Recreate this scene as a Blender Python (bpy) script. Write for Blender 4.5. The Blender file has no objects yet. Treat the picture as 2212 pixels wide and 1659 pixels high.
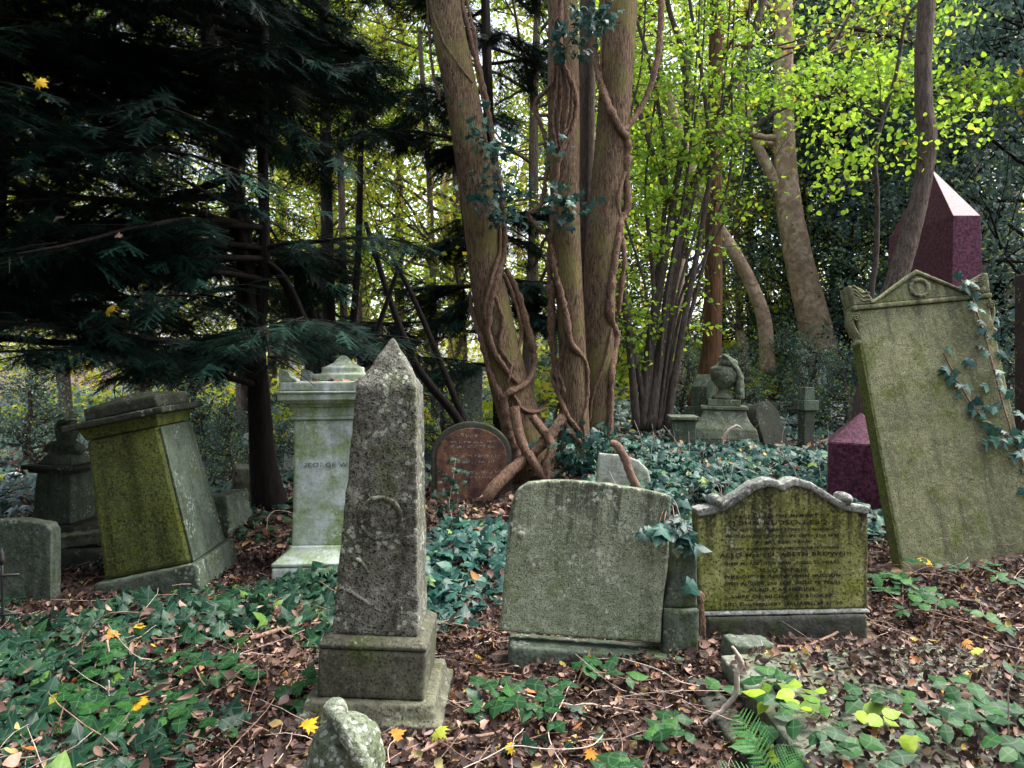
import bpy, bmesh, math, random
import numpy as np
from mathutils import Vector, Matrix, Euler, noise
rng = np.random.default_rng(7); random.seed(7)
S = bpy.context.scene; C = S.collection
R = math.radians
# ------------------------------------------------------------------ camera, world, sun, exposure
F, HX, HY, CAMZ = 1640.0, 1106.0, 800.0, 1.5      # focal length and horizon of a 2212 px wide picture
cam = bpy.data.objects.new('camera', bpy.data.cameras.new('camera')); C.objects.link(cam)
cam.data.sensor_width = 36; cam.data.lens = F/2212*36; cam.data.shift_y = (HY-829.5)/2212
cam.location = (0, 0, CAMZ); cam.rotation_euler = (R(90), 0, 0)
cam.data.clip_start = .05; cam.data.clip_end = 800
S.camera = cam
SUN_EL, SUN_AZ = R(60), R(75)                      # azimuth clockwise from +Y
w = bpy.data.worlds.new('World'); S.world = w; w.use_nodes = True
nt = w.node_tree; bgn = nt.nodes['Background']
sky = nt.nodes.new('ShaderNodeTexSky'); sky.sky_type = 'NISHITA'; sky.sun_disc = False
sky.sun_elevation = SUN_EL; sky.sun_rotation = SUN_AZ; sky.air_density = 1.0; sky.dust_density = 3.0
hs = nt.nodes.new('ShaderNodeHueSaturation'); hs.inputs['Saturation'].default_value = .45
nt.links.new(sky.outputs[0], hs.inputs['Color']); nt.links.new(hs.outputs[0], bgn.inputs['Color'])
bgn.inputs['Strength'].default_value = .15
sl = bpy.data.lights.new('sun', 'SUN'); sl.energy = 1.4; sl.angle = R(25); sl.color = (1, .95, .88)
so = bpy.data.objects.new('sun', sl); C.objects.link(so)
sd = Vector((math.sin(SUN_AZ)*math.cos(SUN_EL), math.cos(SUN_AZ)*math.cos(SUN_EL), math.sin(SUN_EL)))
so.rotation_euler = sd.to_track_quat('Z', 'Y').to_euler(); so.location = (6, 6, 12)
S.view_settings.view_transform = 'Standard'; S.view_settings.look = 'None'
S.view_settings.exposure = 2.0; S.view_settings.gamma = 1
S.render.engine = 'CYCLES'
cy = S.cycles; cy.max_bounces = 6; cy.diffuse_bounces = 3; cy.glossy_bounces = 2; cy.transmission_bounces = 3
cy.transparent_max_bounces = 4; cy.use_denoising = True

# ------------------------------------------------------------------ terrain
def sstep(a, b, x):
    t = np.clip((x-a)/(b-a), 0, 1); return t*t*(3-2*t)
def gz(x, y):
    x = np.asarray(x, float); y = np.asarray(y, float)
    right = sstep(-.8, 2.0, x)
    z = right*(.045*np.clip(y-5, 0, 7) + .115*np.clip(y-12, 0, 10) + .06*np.clip(y-22, 0, 40))
    z = z + .13*np.clip(x-1.7, 0, 3)*sstep(8, 3, y) + .1*np.clip(x-1.7, 0, 2)*sstep(3, 8, y)*sstep(12, 8, y)
    z = z + .30*np.exp(-((x-.7)**2/1.6+(y-9.4)**2/1.3)) + .02*np.clip(y-26, 0, 60)*(1-right)
    z = z + .16*np.exp(-((x+2.35)**2/.5+(y-7.5)**2/.5))
    z = z + .025*np.sin(2.1*x+1.3*y)+.02*np.sin(3.7*y-2.2*x+1)+.012*np.sin(7*x+2)*np.cos(6*y)
    return z
def W(px, py, d):
    return Vector(((px-HX)/F*d, d, CAMZ-(py-HY)/F*d))
def G(px, d, up=0.):
    x = (px-HX)/F*d; return Vector((x, d, float(gz(x, d))+up))

# ------------------------------------------------------------------ materials
def mat(name):
    m = bpy.data.materials.new(name); m.use_nodes = True
    n = m.node_tree; return m, n, n.nodes['Principled BSDF'], n.nodes['Material Output']
def N(n, t, **kw):
    x = n.nodes.new(t)
    for k, v in kw.items():
        if k.startswith('_'): setattr(x, k[1:], v)
        else: x.inputs[k.replace('_', ' ')].default_value = v
    return x
def noise_n(n, vec, scale, detail=4, rough=.55, dist=0):
    x = N(n, 'ShaderNodeTexNoise'); x.inputs['Scale'].default_value = scale; x.inputs['Detail'].default_value = detail
    x.inputs['Roughness'].default_value = rough; x.inputs['Distortion'].default_value = dist
    if vec is not None: n.links.new(vec, x.inputs['Vector'])
    return x.outputs['Fac']
def ramp(n, fac, lo, hi, a=0., b=1.):
    x = N(n, 'ShaderNodeMapRange'); x.inputs['From Min'].default_value = lo; x.inputs['From Max'].default_value = hi
    x.inputs['To Min'].default_value = a; x.inputs['To Max'].default_value = b
    n.links.new(fac, x.inputs['Value']); return x.outputs[0]
def mix(n, fac, a, b):
    x = n.nodes.new('ShaderNodeMix'); x.data_type = 'RGBA'
    for s, v in ((x.inputs[0], fac), (x.inputs[6], a), (x.inputs[7], b)):
        if isinstance(v, (int, float)): s.default_value = v
        elif isinstance(v, tuple): s.default_value = (*v, 1)
        else: n.links.new(v, s)
    return x.outputs[2]
def mul(n, a, b, op='MULTIPLY'):
    x = n.nodes.new('ShaderNodeMath'); x.operation = op
    for s, v in ((x.inputs[0], a), (x.inputs[1], b)):
        if isinstance(v, (int, float)): s.default_value = v
        else: n.links.new(v, s)
    return x.outputs[0]
def coords(n, scale=(1, 1, 1), loc=(0, 0, 0)):
    tc = n.nodes.new('ShaderNodeTexCoord'); mp = n.nodes.new('ShaderNodeMapping')
    mp.inputs['Scale'].default_value = scale; mp.inputs['Location'].default_value = loc
    n.links.new(tc.outputs['Object'], mp.inputs['Vector']); return mp.outputs[0]
def bump(n, p, h, strength, dist=.01):
    b = N(n, 'ShaderNodeBump'); b.inputs['Strength'].default_value = strength; b.inputs['Distance'].default_value = dist
    n.links.new(h, b.inputs['Height']); n.links.new(b.outputs[0], p.inputs['Normal'])

def stone(name, c1, c2, moss=None, moss_amt=.5, lichen=None, lich_amt=.3, streak=.6, speck=.6, speck_scale=90, dark=(.02, .02, .017),
          rough=.85, moss_low=0., seed=0, bumpk=.6, stain=None):
    """weathered stone: two body tones, dark run-off streaks, pits, moss patches, lichen spots"""
    m, n, p, o = mat(name)
    v = coords(n, loc=(seed*3.1, seed*1.7, seed*.9)); vs = coords(n, (9, 9, .8), (seed, 2*seed, 0))
    big = noise_n(n, v, 3.2, 5, .6); col = mix(n, ramp(n, big, .35, .65), c1, c2)
    mid = noise_n(n, v, 17, 5, .65); col = mix(n, ramp(n, mid, .4, .7, 0, .55), col, tuple(x*.45 for x in c2))
    if moss:
        mm = noise_n(n, v, 5.5, 6, .62, .3)
        z = N(n, 'ShaderNodeSeparateXYZ'); n.links.new(coords(n), z.inputs[0])
        if moss_low: mm = mul(n, mm, mul(n, z.outputs[2], -moss_low), 'ADD')
        fac = ramp(n, mm, .62-.3*moss_amt, .70-.1*moss_amt, 0, .9)
        mc = mix(n, ramp(n, noise_n(n, v, 40, 4), .35, .65), moss, tuple(x*.55 for x in moss))
        col = mix(n, fac, col, mc)
    st = noise_n(n, vs, 1.0, 6, .65)
    col = mix(n, mul(n, ramp(n, st, .50, .66), streak), col, dark)
    if stain:                                  # run-off stains below a weathered top edge: (height where they end, height of the top, strength)
        zz = N(n, 'ShaderNodeSeparateXYZ'); n.links.new(coords(n), zz.inputs[0])
        s2 = noise_n(n, coords(n, (14, 14, 1.1), (3*seed, 0, 0)), 1., 7, .7)
        col = mix(n, mul(n, ramp(n, mul(n, s2, ramp(n, zz.outputs[2], stain[0], stain[1], -.12, .10), 'ADD'), .50, .62), stain[2]), col, dark)
    gr = noise_n(n, v, 1.9, 7, .7); col = mix(n, mul(n, ramp(n, gr, .5, .68), min(.75, streak)), col, tuple(.3*a+.7*b for a, b in zip(c2, dark)))
    col = mix(n, mul(n, ramp(n, noise_n(n, v, 48, 4, .7), .52, .66), .35*min(1, speck+.2)), col, tuple(min(.8, 1.7*a) for a in c1))
    sp = noise_n(n, v, speck_scale, 3, .6)
    col = mix(n, mul(n, ramp(n, sp, .53, .62), speck), col, dark)
    vo = N(n, 'ShaderNodeTexVoronoi'); vo.inputs['Scale'].default_value = speck_scale*.45; n.links.new(v, vo.inputs['Vector'])
    col = mix(n, mul(n, ramp(n, vo.outputs['Distance'], .16, .1), speck*.8), col, dark)
    if lichen:
        v2 = N(n, 'ShaderNodeTexVoronoi'); v2.inputs['Scale'].default_value = 34; v2.feature = 'F1'
        vn = N(n, 'ShaderNodeVectorMath', _operation='ADD'); nz = N(n, 'ShaderNodeTexNoise'); nz.inputs['Scale'].default_value = 60
        sc = N(n, 'ShaderNodeVectorMath', _operation='SCALE'); sc.inputs['Scale'].default_value = .03
        n.links.new(v, nz.inputs['Vector']); n.links.new(nz.outputs['Color'], sc.inputs[0]); n.links.new(v, vn.inputs[0]); n.links.new(sc.outputs[0], vn.inputs[1])
        n.links.new(vn.outputs[0], v2.inputs['Vector'])
        patch = ramp(n, noise_n(n, v, 6, 3), .6-.25*lich_amt, .68-.2*lich_amt)
        col = mix(n, mul(n, ramp(n, v2.outputs['Distance'], .42, .3), mul(n, patch, .85)), col, lichen)
    n.links.new(col, p.inputs['Base Color']); p.inputs['Roughness'].default_value = rough
    p.inputs['Specular IOR Level'].default_value = .25
    h = mul(n, mul(n, sp, .5), mul(n, mid, 1.), 'ADD')
    bump(n, p, h, bumpk, .012)
    return m

def bark(name, c1, c2, zs=.16, scale=30, k=1., green=None, rough=.9):
    m, n, p, o = mat(name)
    v = coords(n, (1, 1, zs)); v0 = coords(n)
    a = noise_n(n, v, scale, 5, .65, .6); b = noise_n(n, v0, 4, 4)
    col = mix(n, ramp(n, a, .38, .62), c2, c1)
    col = mix(n, ramp(n, b, .4, .7, 0, .5), col, tuple(x*.55 for x in c1))
    if green: col = mix(n, ramp(n, noise_n(n, v0, 2.2, 4), .48, .66, 0, .75), col, green)
    col = mix(n, ramp(n, noise_n(n, v0, 60, 2), .55, .7, 0, .3), col, tuple(min(1, x*1.6) for x in c1))
    n.links.new(col, p.inputs['Base Color']); p.inputs['Roughness'].default_value = rough
    p.inputs['Specular IOR Level'].default_value = .2
    bump(n, p, a, k, .03); return m

def leafmat(name, cols, trans=.45, rough=.45, spec=.4, vein=True, tcol=None):
    """cols: list of (position, rgb) looked up by each leaf's own tint"""
    m, n, p, o = mat(name)
    at = N(n, 'ShaderNodeAttribute'); at.attribute_name = 'tint'
    cr = N(n, 'ShaderNodeValToRGB'); e = cr.color_ramp.elements
    while len(e) < len(cols): e.new(.5)
    for i, (ps, c) in enumerate(cols): e[i].position = ps; e[i].color = (*c, 1)
    n.links.new(at.outputs['Fac'], cr.inputs['Fac']); col = cr.outputs['Color']
    if vein:
        nz = noise_n(n, coords(n), 55, 3); col = mix(n, ramp(n, nz, .4, .7, 0, .45), col, mix(n, .5, col, (.02, .02, .01)))
        av = N(n, 'ShaderNodeAttribute'); av.attribute_name = 'vein'; col = mix(n, ramp(n, av.outputs['Fac'], .84, .96, 0, .6), col, mix(n, .22, col, (.35, .5, .3)))
    n.links.new(col, p.inputs['Base Color']); p.inputs['Roughness'].default_value = rough
    p.inputs['Specular IOR Level'].default_value = spec
    if trans:
        t = N(n, 'ShaderNodeBsdfTranslucent'); ms = N(n, 'ShaderNodeMixShader'); ms.inputs[0].default_value = trans
        g = N(n, 'ShaderNodeGamma'); g.inputs['Gamma'].default_value = .8; n.links.new(col, g.inputs['Color'])
        n.links.new(g.outputs[0], t.inputs['Color']); n.links.new(p.outputs[0], ms.inputs[1]); n.links.new(t.outputs[0], ms.inputs[2])
        n.links.new(ms.outputs[0], o.inputs['Surface'])
    return m

M = {}
M['gritstone'] = stone('speckled_gritstone', (.24, .24, .20), (.12, .115, .09), (.13, .15, .07), .35, (.40, .44, .34), .55, .7, 1., 105, (.018, .017, .014), seed=1, bumpk=1)
M['plinth'] = stone('damp_plinth_stone', (.16, .16, .11), (.085, .082, .06), (.09, .11, .035), .4, (.34, .36, .30), .2, .6, .7, 80, seed=2)
M['pale'] = stone('pale_green_marble', (.78, .83, .86), (.60, .70, .60), (.30, .42, .11), .8, (.62, .66, .60), .3, .10, .25, 50, (.10, .12, .08), seed=3, bumpk=.25, stain=(.5, 1.5, .35))
M['mossy'] = stone('moss_covered_stone', (.18, .20, .05), (.10, .12, .04), (.18, .20, .025), .5, None, 0, .7, .8, 70, (.015, .018, .008), seed=4)
M['mossgrey'] = stone('damp_grey_green_stone', (.15, .18, .14), (.09, .12, .08), (.09, .12, .035), .35, (.3, .33, .28), .3, .6, .5, 60, seed=5)
M['blank'] = stone('pitted_headstone', (.42, .46, .33), (.29, .33, .21), (.17, .24, .08), .42, (.52, .55, .46), .25, .6, .85, 125, (.03, .035, .025), moss_low=.15, seed=6, stain=(.45, .95, .8))
M['hudson'] = stone('yellow_green_headstone', (.40, .39, .15), (.22, .23, .065), (.22, .25, .025), .6, (.42, .43, .34), .12, 1., .8, 60, (.018, .018, .012), seed=7, stain=(.3, .9, .85))
M['hudrim'] = stone('weathered_grey_rim', (.33, .34, .31), (.22, .23, .20), (.14, .15, .06), .2, (.5, .52, .46), .3, .6, .7, 80, seed=8)
M['big'] = stone('olive_sandstone', (.32, .32, .17), (.22, .23, .12), (.16, .20, .035), .35, None, .1, .6, .85, 120, (.05, .05, .035), seed=9, stain=(1.0, 2.2, .6))
M['arch'] = stone('flaking_brown_stone', (.11, .055, .05), (.07, .04, .04), (.40, .21, .11), .95, None, 0, .35, .4, 60, (.02, .012, .01), moss_low=.08, seed=10)
M['archrim'] = stone('dark_mossy_rim', (.10, .10, .08), (.06, .06, .05), (.06, .09, .02), .5, None, 0, .4, .5, 60, seed=11)
M['dark'] = stone('dark_wet_stone', (.075, .08, .06), (.045, .05, .035), (.06, .08, .03), .35, (.22, .24, .2), .3, .5, .5, 60, seed=12)
M['lichen'] = stone('lichen_covered_stone', (.24, .27, .2), (.15, .18, .11), (.13, .17, .07), .5, (.50, .56, .50), 1.0, .2, .6, 70, seed=13, bumpk=1)
M['bgstone'] = stone('grey_green_monument_stone', (.25, .27, .21), (.14, .165, .11), (.14, .17, .07), .5, (.4, .42, .36), .2, .5, .4, 40, seed=14)
M['bgpale'] = stone('pale_distant_stone', (.5, .52, .46), (.36, .40, .30), (.2, .28, .1), .4, None, 0, .3, .2, 40, seed=15)
M['white'] = stone('white_marble', (.75, .75, .75), (.6, .6, .6), (.3, .35, .2), .2, None, 0, .15, .1, 40, seed=16)
def granite():
    m, n, p, o = mat('polished_red_granite'); v = coords(n)
    a = noise_n(n, v, 34, 5, .8); b = noise_n(n, v, 75, 2)
    col = mix(n, ramp(n, a, .42, .58), (.05, .009, .025), (.17, .055, .095)); col = mix(n, ramp(n, b, .55, .62, 0, .8), col, (.02, .008, .012))
    col = mix(n, ramp(n, noise_n(n, v, 3, 3), .45, .7, 0, .4), col, (.09, .03, .05))
    n.links.new(col, p.inputs['Base Color']); p.inputs['Roughness'].default_value = .5; p.inputs['Specular IOR Level'].default_value = .2; return m
M['granite'] = granite()
M['bark'] = bark('fissured_brown_bark', (.25, .165, .10), (.025, .016, .011), .16, 62, 1, (.20, .18, .055))
M['vine'] = bark('ivy_stem_bark', (.30, .185, .125), (.075, .043, .03), .35, 60, 1.)
M['darkbark'] = bark('dark_yew_bark', (.018, .013, .011), (.007, .005, .004), .2, 25, .8)
M['greybark'] = bark('grey_brown_bark', (.16, .12, .095), (.05, .038, .03), .2, 45, .9)
M['hazelbark'] = bark('smooth_dark_bark', (.11, .085, .07), (.04, .03, .026), .4, 25, .4)
M['palebark'] = bark('pale_sycamore_bark', (.50, .38, .27), (.17, .115, .07), .9, 7, .9, (.20, .13, .08))
M['orangebark'] = bark('orange_brown_bark', (.15, .075, .035), (.04, .022, .014), .12, 25, .8)
M['twig'] = bark('dry_twig', (.34, .22, .16), (.17, .10, .075), .6, 30, .4)
M['palestick'] = bark('bleached_twig', (.60, .50, .42), (.38, .28, .22), .6, 30, .3)
M['ivy'] = leafmat('ivy_leaf', [(0, (.007, .032, .022)), (.45, (.012, .052, .030)), (.8, (.024, .085, .03)), (1, (.10, .20, .03))], .10, .45, .22)
M['ivyblue'] = leafmat('glossy_ivy_leaf', [(0, (.008, .042, .036)), (.5, (.016, .078, .066)), (.85, (.04, .15, .10)), (1, (.2, .3, .06))], .10, .45, .3)
M['bramble'] = leafmat('bramble_leaf', [(0, (.008, .045, .014)), (.6, (.016, .08, .02)), (.86, (.035, .13, .02)), (1, (.3, .42, .03))], .15, .5, .2)
M['lime'] = leafmat('lime_green_leaf', [(0, (.10, .22, .015)), (.4, (.20, .38, .02)), (.8, (.36, .52, .025)), (.97, (.5, .52, .03)), (1, (.6, .35, .03))], .6, .5, .35, False)
M['yellow'] = leafmat('yellow_autumn_leaf', [(0, (.16, .26, .02)), (.4, (.36, .44, .025)), (.8, (.55, .50, .03)), (1, (.6, .38, .03))], .6, .5, .3, False)
M['holly'] = leafmat('dark_evergreen_leaf', [(0, (.02, .05, .04)), (.5, (.05, .10, .085)), (.85, (.09, .17, .12)), (1, (.3, .38, .06))],   .25, .42, .4, False)
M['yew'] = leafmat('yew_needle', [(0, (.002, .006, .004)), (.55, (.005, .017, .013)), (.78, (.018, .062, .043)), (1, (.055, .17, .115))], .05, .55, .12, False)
M['litter'] = leafmat('fallen_leaf', [(0, (.035, .018, .014)), (.3, (.035, .02, .017)), (.52, (.10, .055, .045)), (.70, (.23, .13, .095)), (.84, (.55, .36, .27)), (.91, (.45, .15, .03)), (.95, (.36, .34, .14)), (.975, (.6, .40, .03)), (1, (.24, .16, .20))], .15, .6, .35)
M['maple'] = leafmat('bright_maple_leaf', [(0, (.75, .48, .02)), (.33, (.62, .26, .03)), (.66, (.45, .50, .06)), (1, (.50, .32, .24))], .3, .55, .3)
M['fern'] = leafmat('fern_frond', [(0, (.06, .22, .06)), (1, (.12, .32, .08))], .3, .5, .3, False)
M['iron'] = mat('rusty_iron')[0]; M['iron'].node_tree.nodes['Principled BSDF'].inputs['Base Color'].default_value = (.02, .018, .018, 1)
def letmat(name, c, amt):
    m, n, p, o = mat(name); v = coords(n)
    tr = N(n, 'ShaderNodeBsdfTransparent'); ms = N(n, 'ShaderNodeMixShader')
    n.links.new(ramp(n, noise_n(n, v, 26, 4), amt-.04, amt+.04), ms.inputs[0]); n.links.new(p.outputs[0], ms.inputs[2]); n.links.new(tr.outputs[0], ms.inputs[1])
    n.links.new(ms.outputs[0], o.inputs['Surface']); p.inputs['Base Color'].default_value = (*c, 1); p.inputs['Roughness'].default_value = .9; return m
M['letdark'] = letmat('worn_black_lettering', (.010, .010, .007), .385)
M['letfaint'] = letmat('faint_cut_lettering', (.13, .16, .13), .44)
M['letpale'] = letmat('worn_pale_lettering', (.42, .36, .34), .50)
def groundmat():
    m, n, p, o = mat('woodland_soil'); v = coords(n)
    a = noise_n(n, v, 22, 6, .7); vo = N(n, 'ShaderNodeTexVoronoi'); vo.inputs['Scale'].default_value = 28; n.links.new(v, vo.inputs['Vector'])
    sx = N(n, 'ShaderNodeSeparateColor'); n.links.new(vo.outputs['Color'], sx.inputs[0])
    col = mix(n, sx.outputs[0], (.03, .018, .014), (.14, .07, .05)); col = mix(n, ramp(n, a, .45, .6), col, (.02, .014, .012))
    col = mix(n, ramp(n, sx.outputs[1], .85, .95), col, (.24, .18, .07))
    n.links.new(col, p.inputs['Base Color']); p.inputs['Roughness'].default_value = .9; bump(n, p, mul(n, a, sx.outputs[0], 'ADD'), .8, .03); return m
M['ground'] = groundmat()

# ------------------------------------------------------------------ object helpers
def tag(o, label=None, cat=None, group=None, kind=None):
    for k, v in (('label', label), ('category', cat), ('group', group), ('kind', kind)):
        if v: o[k] = v
    return o
def empty(name, loc, rot=(0, 0, 0), label=None, cat=None, group=None):
    o = bpy.data.objects.new(name, None); o.empty_display_size = .1; C.objects.link(o); o.location = loc; o.rotation_euler = rot
    return tag(o, label, cat, group)
def link(name, me, m, parent=None):
    o = bpy.data.objects.new(name, me); C.objects.link(o)
    if m is not None: me.materials.append(m)
    if parent is not None: o.parent = parent
    return o
class MB:
    """numpy mesh collector: add(verts (n,3), faces (m,k)), build() links it as one mesh object"""
    def __init__(s): s.v = []; s.f = []; s.t = []; s.e = []; s.n = 0
    def add(s, v, f, tint=0.):
        v = np.asarray(v, np.float32).reshape(-1, 3); s.v.append(v); s.t.append(np.broadcast_to(np.asarray(tint, np.float32), (len(v),))); s.e.append(np.zeros(len(v), np.float32))
        s.f.append(np.asarray(f, np.int64)+s.n); s.n += len(v)
    def scatter(s, proto, pos, B, sc, tint):
        pv, pf = proto[:2]; ve = proto[2] if len(proto) > 2 else np.zeros(len(pv)); pos = np.asarray(pos, np.float32); n = len(pos)
        if n == 0: return
        sc = np.broadcast_to(np.asarray(sc, np.float32), (n,))
        v = np.einsum('nij,kj->nki', B.astype(np.float32), np.asarray(pv, np.float32))*sc[:, None, None]+pos[:, None, :]
        K = len(pv)
        for f in pf:
            f = np.asarray(f); ff = (f[None]+(np.arange(n)*K)[:, None, None]).reshape(-1, f.shape[1]); s.f.append(ff+s.n)
        s.v.append(v.reshape(-1, 3)); s.e.append(np.tile(np.asarray(ve, np.float32), n)); s.t.append(np.repeat(np.asarray(tint, np.float32)*np.ones(n, np.float32), K)); s.n += n*K
    def mesh(s, name, smooth=True):
        me = bpy.data.meshes.new(name); v = np.concatenate(s.v)
        me.vertices.add(len(v)); me.vertices.foreach_set('co', v.ravel())
        tot = np.concatenate([np.full(len(f), f.shape[1]) for f in s.f]); idx = np.concatenate([f.ravel() for f in s.f])
        me.loops.add(len(idx)); me.loops.foreach_set('vertex_index', idx.astype(np.int32))
        me.polygons.add(len(tot)); me.polygons.foreach_set('loop_start', (np.cumsum(tot)-tot).astype(np.int32)); me.polygons.foreach_set('loop_total', tot.astype(np.int32))
        if smooth: me.polygons.foreach_set('use_smooth', np.ones(len(tot), bool))
        a = me.attributes.new('tint', 'FLOAT', 'POINT'); a.data.foreach_set('value', np.concatenate(s.t))
        a = me.attributes.new('vein', 'FLOAT', 'POINT'); a.data.foreach_set('value', np.concatenate(s.e))
        me.update(calc_edges=True); return me
    def build(s, name, m, parent=None, smooth=True): return link(name, s.mesh(name, smooth), m, parent)
def basis(nrm, ang):
    """rotation matrices whose z axis is nrm, turned by ang about it"""
    nrm = nrm/np.linalg.norm(nrm, axis=1, keepdims=True)
    ref = np.where(np.abs(nrm[:, 2:3]) < .9, [[0, 0, 1.]], [[1., 0, 0]])
    a = np.cross(ref, nrm); a /= np.linalg.norm(a, axis=1, keepdims=True); b = np.cross(nrm, a)
    c, s_ = np.cos(ang)[:, None], np.sin(ang)[:, None]
    return np.stack([a*c+b*s_, -a*s_+b*c, nrm], axis=2)
def rnd_unit(n):
    v = rng.normal(size=(n, 3)); return v/np.linalg.norm(v, axis=1, keepdims=True)
def catmull(pts, k=6):
    P = np.asarray(pts, float); P = np.vstack([2*P[0]-P[1], P, 2*P[-1]-P[-2]]); out = []
    for i in range(1, len(P)-2):
        p0, p1, p2, p3 = P[i-1:i+3]
        for j in range(k):
            t = j/k; out.append(.5*((2*p1)+(-p0+p2)*t+(2*p0-5*p1+4*p2-p3)*t*t+(-p0+3*p1-3*p2+p3)*t**3))
    out.append(P[-2]); return np.array(out)
def tube(mb, path, rad, sides=8, rough=0., tint=0., flute=0, cap=True):
    path = np.asarray(path, float); n = len(path); rad = np.broadcast_to(np.asarray(rad, float), (n,))
    t = np.gradient(path, axis=0); t /= np.linalg.norm(t, axis=1, keepdims=True)+1e-9
    u = np.cross(t[0], [0.3, 1, .1]); u /= np.linalg.norm(u)+1e-9; U = []
    for i in range(n):
        u = u-t[i]*np.dot(u, t[i]); u /= np.linalg.norm(u)+1e-9; U.append(u)
    U = np.array(U); V = np.cross(t, U); a = np.arange(sides)/sides*2*np.pi
    r = rad[:, None]*np.ones((1, sides))
    if flute:
        ph = rng.uniform(0, 6, 4); s_ = np.arange(n)[:, None]/max(n, 1)*3
        r = r*(1+flute*(np.sin(3*a[None]+ph[0]+s_)+.6*np.sin(5*a[None]+ph[1]-s_)+.4*np.sin(8*a[None]+ph[2]+2*s_)))
    if rough: r = r*(1+rough*rng.normal(size=r.shape))
    v = path[:, None]+U[:, None]*(np.cos(a)[None, :, None]*r[:, :, None])+V[:, None]*(np.sin(a)[None, :, None]*r[:, :, None])
    i = np.arange(n-1)[:, None]*sides; j = np.arange(sides)[None]; j2 = (j+1) % sides
    f = np.stack([i+j, i+j2, i+sides+j2, i+sides+j], -1).reshape(-1, 4)
    v = v.reshape(-1, 3)
    if cap:
        tip = path[-1]+t[-1]*rad[-1]*.7; L = len(v); v = np.vstack([v, tip, tip]); b = (n-1)*sides
        jj = np.arange(sides); f = np.vstack([f, np.stack([b+jj, b+(jj+1) % sides, np.full(sides, L), np.full(sides, L+1)], -1)])
        f[-sides:] = np.stack([b+jj, b+(jj+1) % sides, np.full(sides, L), np.full(sides, L)], -1)
        tri = f[-sides:, :3]; f = f[:-sides]; mb.add(v, f, tint); mb.f.append(tri+mb.n-len(v)); return
    mb.add(v, f, tint)

# ---- leaf shapes (unit size, lying in xy, stalk at the origin, pointing +y)
def fan(outline, cup=.0, centre=(0, .45), tips=()):
    o = np.array(outline, float); n = len(o); z = -cup*((o[:, 0])**2)*4+cup*.3*np.sin(o[:, 1]*5)
    v = np.vstack([[centre[0], centre[1], .0], np.c_[o, z]]); i = np.arange(n)
    return v, [np.stack([np.zeros(n, int), 1+i, 1+(i+1) % n], -1)], np.r_[1., [1. if any(abs(abs(p[0])-a)+abs(p[1]-b) < .01 for a, b in tips) else 0. for p in o]]
def sym(half): return half+[(-x, y) for x, y in reversed(half) if abs(x) > 1e-6]
IVY = fan(sym([(0, 0), (.16, -.06), (.40, -.04), (.32, .18), (.56, .30), (.27, .48), (.20, .66), (0, 1.0)]), .35, (0, .22), [(0, 0), (0, 1), (.56, .30), (.40, -.04)])
IVY2 = fan(sym([(0, 0), (.22, -.08), (.42, .08), (.44, .30), (.25, .5), (.12, .78), (0, .98)]), .3, (0, .25), [(0, 0), (0, .98), (.44, .3), (.22, -.08)])
ROUND = fan(sym([(0, 0), (.28, .04), (.46, .3), (.40, .62), (.18, .88), (0, 1.0)]), .25)
DIA = (np.array([(0, 0, 0), (.36, .45, .06), (0, 1, 0), (-.36, .45, .06)]), [np.array([(0, 1, 2), (0, 2, 3)])])
MAPLE = fan(sym([(0, 0), (.10, .10), (.42, -.02), (.34, .16), (.62, .30), (.40, .36), (.50, .62), (.22, .50), (.20, .72), (.10, .70), (0, 1.0)]), .2, (0, .2), [(0, 1), (.62, .3), (.5, .62), (.42, -.02)])
OVAL = fan(sym([(0, 0), (.20, .08), (.33, .33), (.27, .62), (.12, .85), (0, 1.02)]), .3, (0, .45), [(0, 0), (0, 1.02), (.33, .33)])
def curled(seed):
    r = np.random.default_rng(seed); wd = r.uniform(.12, .38); cu = r.uniform(-3.2, 3.2); fold = r.uniform(-.6, 1.2); tw = r.uniform(-1, 1); v = []
    for i in range(6):
        t = i/5; ww = wd*math.sin(math.pi*min(1, .08+t*.9))**.7*r.uniform(.75, 1.2)
        for s_ in (-1, 0, 1):
            x = s_*ww; z = abs(s_)*ww*fold*.6
            a = tw*(t-.5); x, z = x*math.cos(a)-z*math.sin(a), x*math.sin(a)+z*math.cos(a)
            ang = cu*(t-.5)*.5; v.append((x, math.sin(ang)/max(abs(cu*.5), .2)*np.sign(cu) if abs(cu) > .4 else t-.5, z+(1-math.cos(ang))/max(abs(cu*.5), .2)))
    f = [(i*3+j, i*3+j+1, i*3+j+4, i*3+j+3) for i in range(5) for j in range(2)]
    return np.array(v), [np.array(f)]
CURL = [curled(i) for i in range(10)]
def sprayproto(nn=26, L=1., nl=.13, wd=.02, seed=0):
    r = np.random.default_rng(seed); v = [(-.008, 0, 0), (.008, 0, 0), (.004, L, -.06), (-.004, L, -.06)]; q = [(0, 1, 2, 3)]; tr = []
    for i in range(nn):
        t = (i+.3)/nn; l = nl*(1-.5*t**2)*r.uniform(.85, 1.15)
        for s_ in (-1, 1):
            y = t*L; z = -.06*t*t; a = R(r.uniform(48, 66)); b = len(v)
            dx, dy = s_*math.sin(a)*l, math.cos(a)*l
            v += [(0, y-wd/2, z), (0, y+wd/2, z), (dx, y+dy, z-.012+r.uniform(-.01, .01))]; tr.append((b, b+1, b+2))
    return np.array(v), [np.array(q), np.array(tr)]
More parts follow.
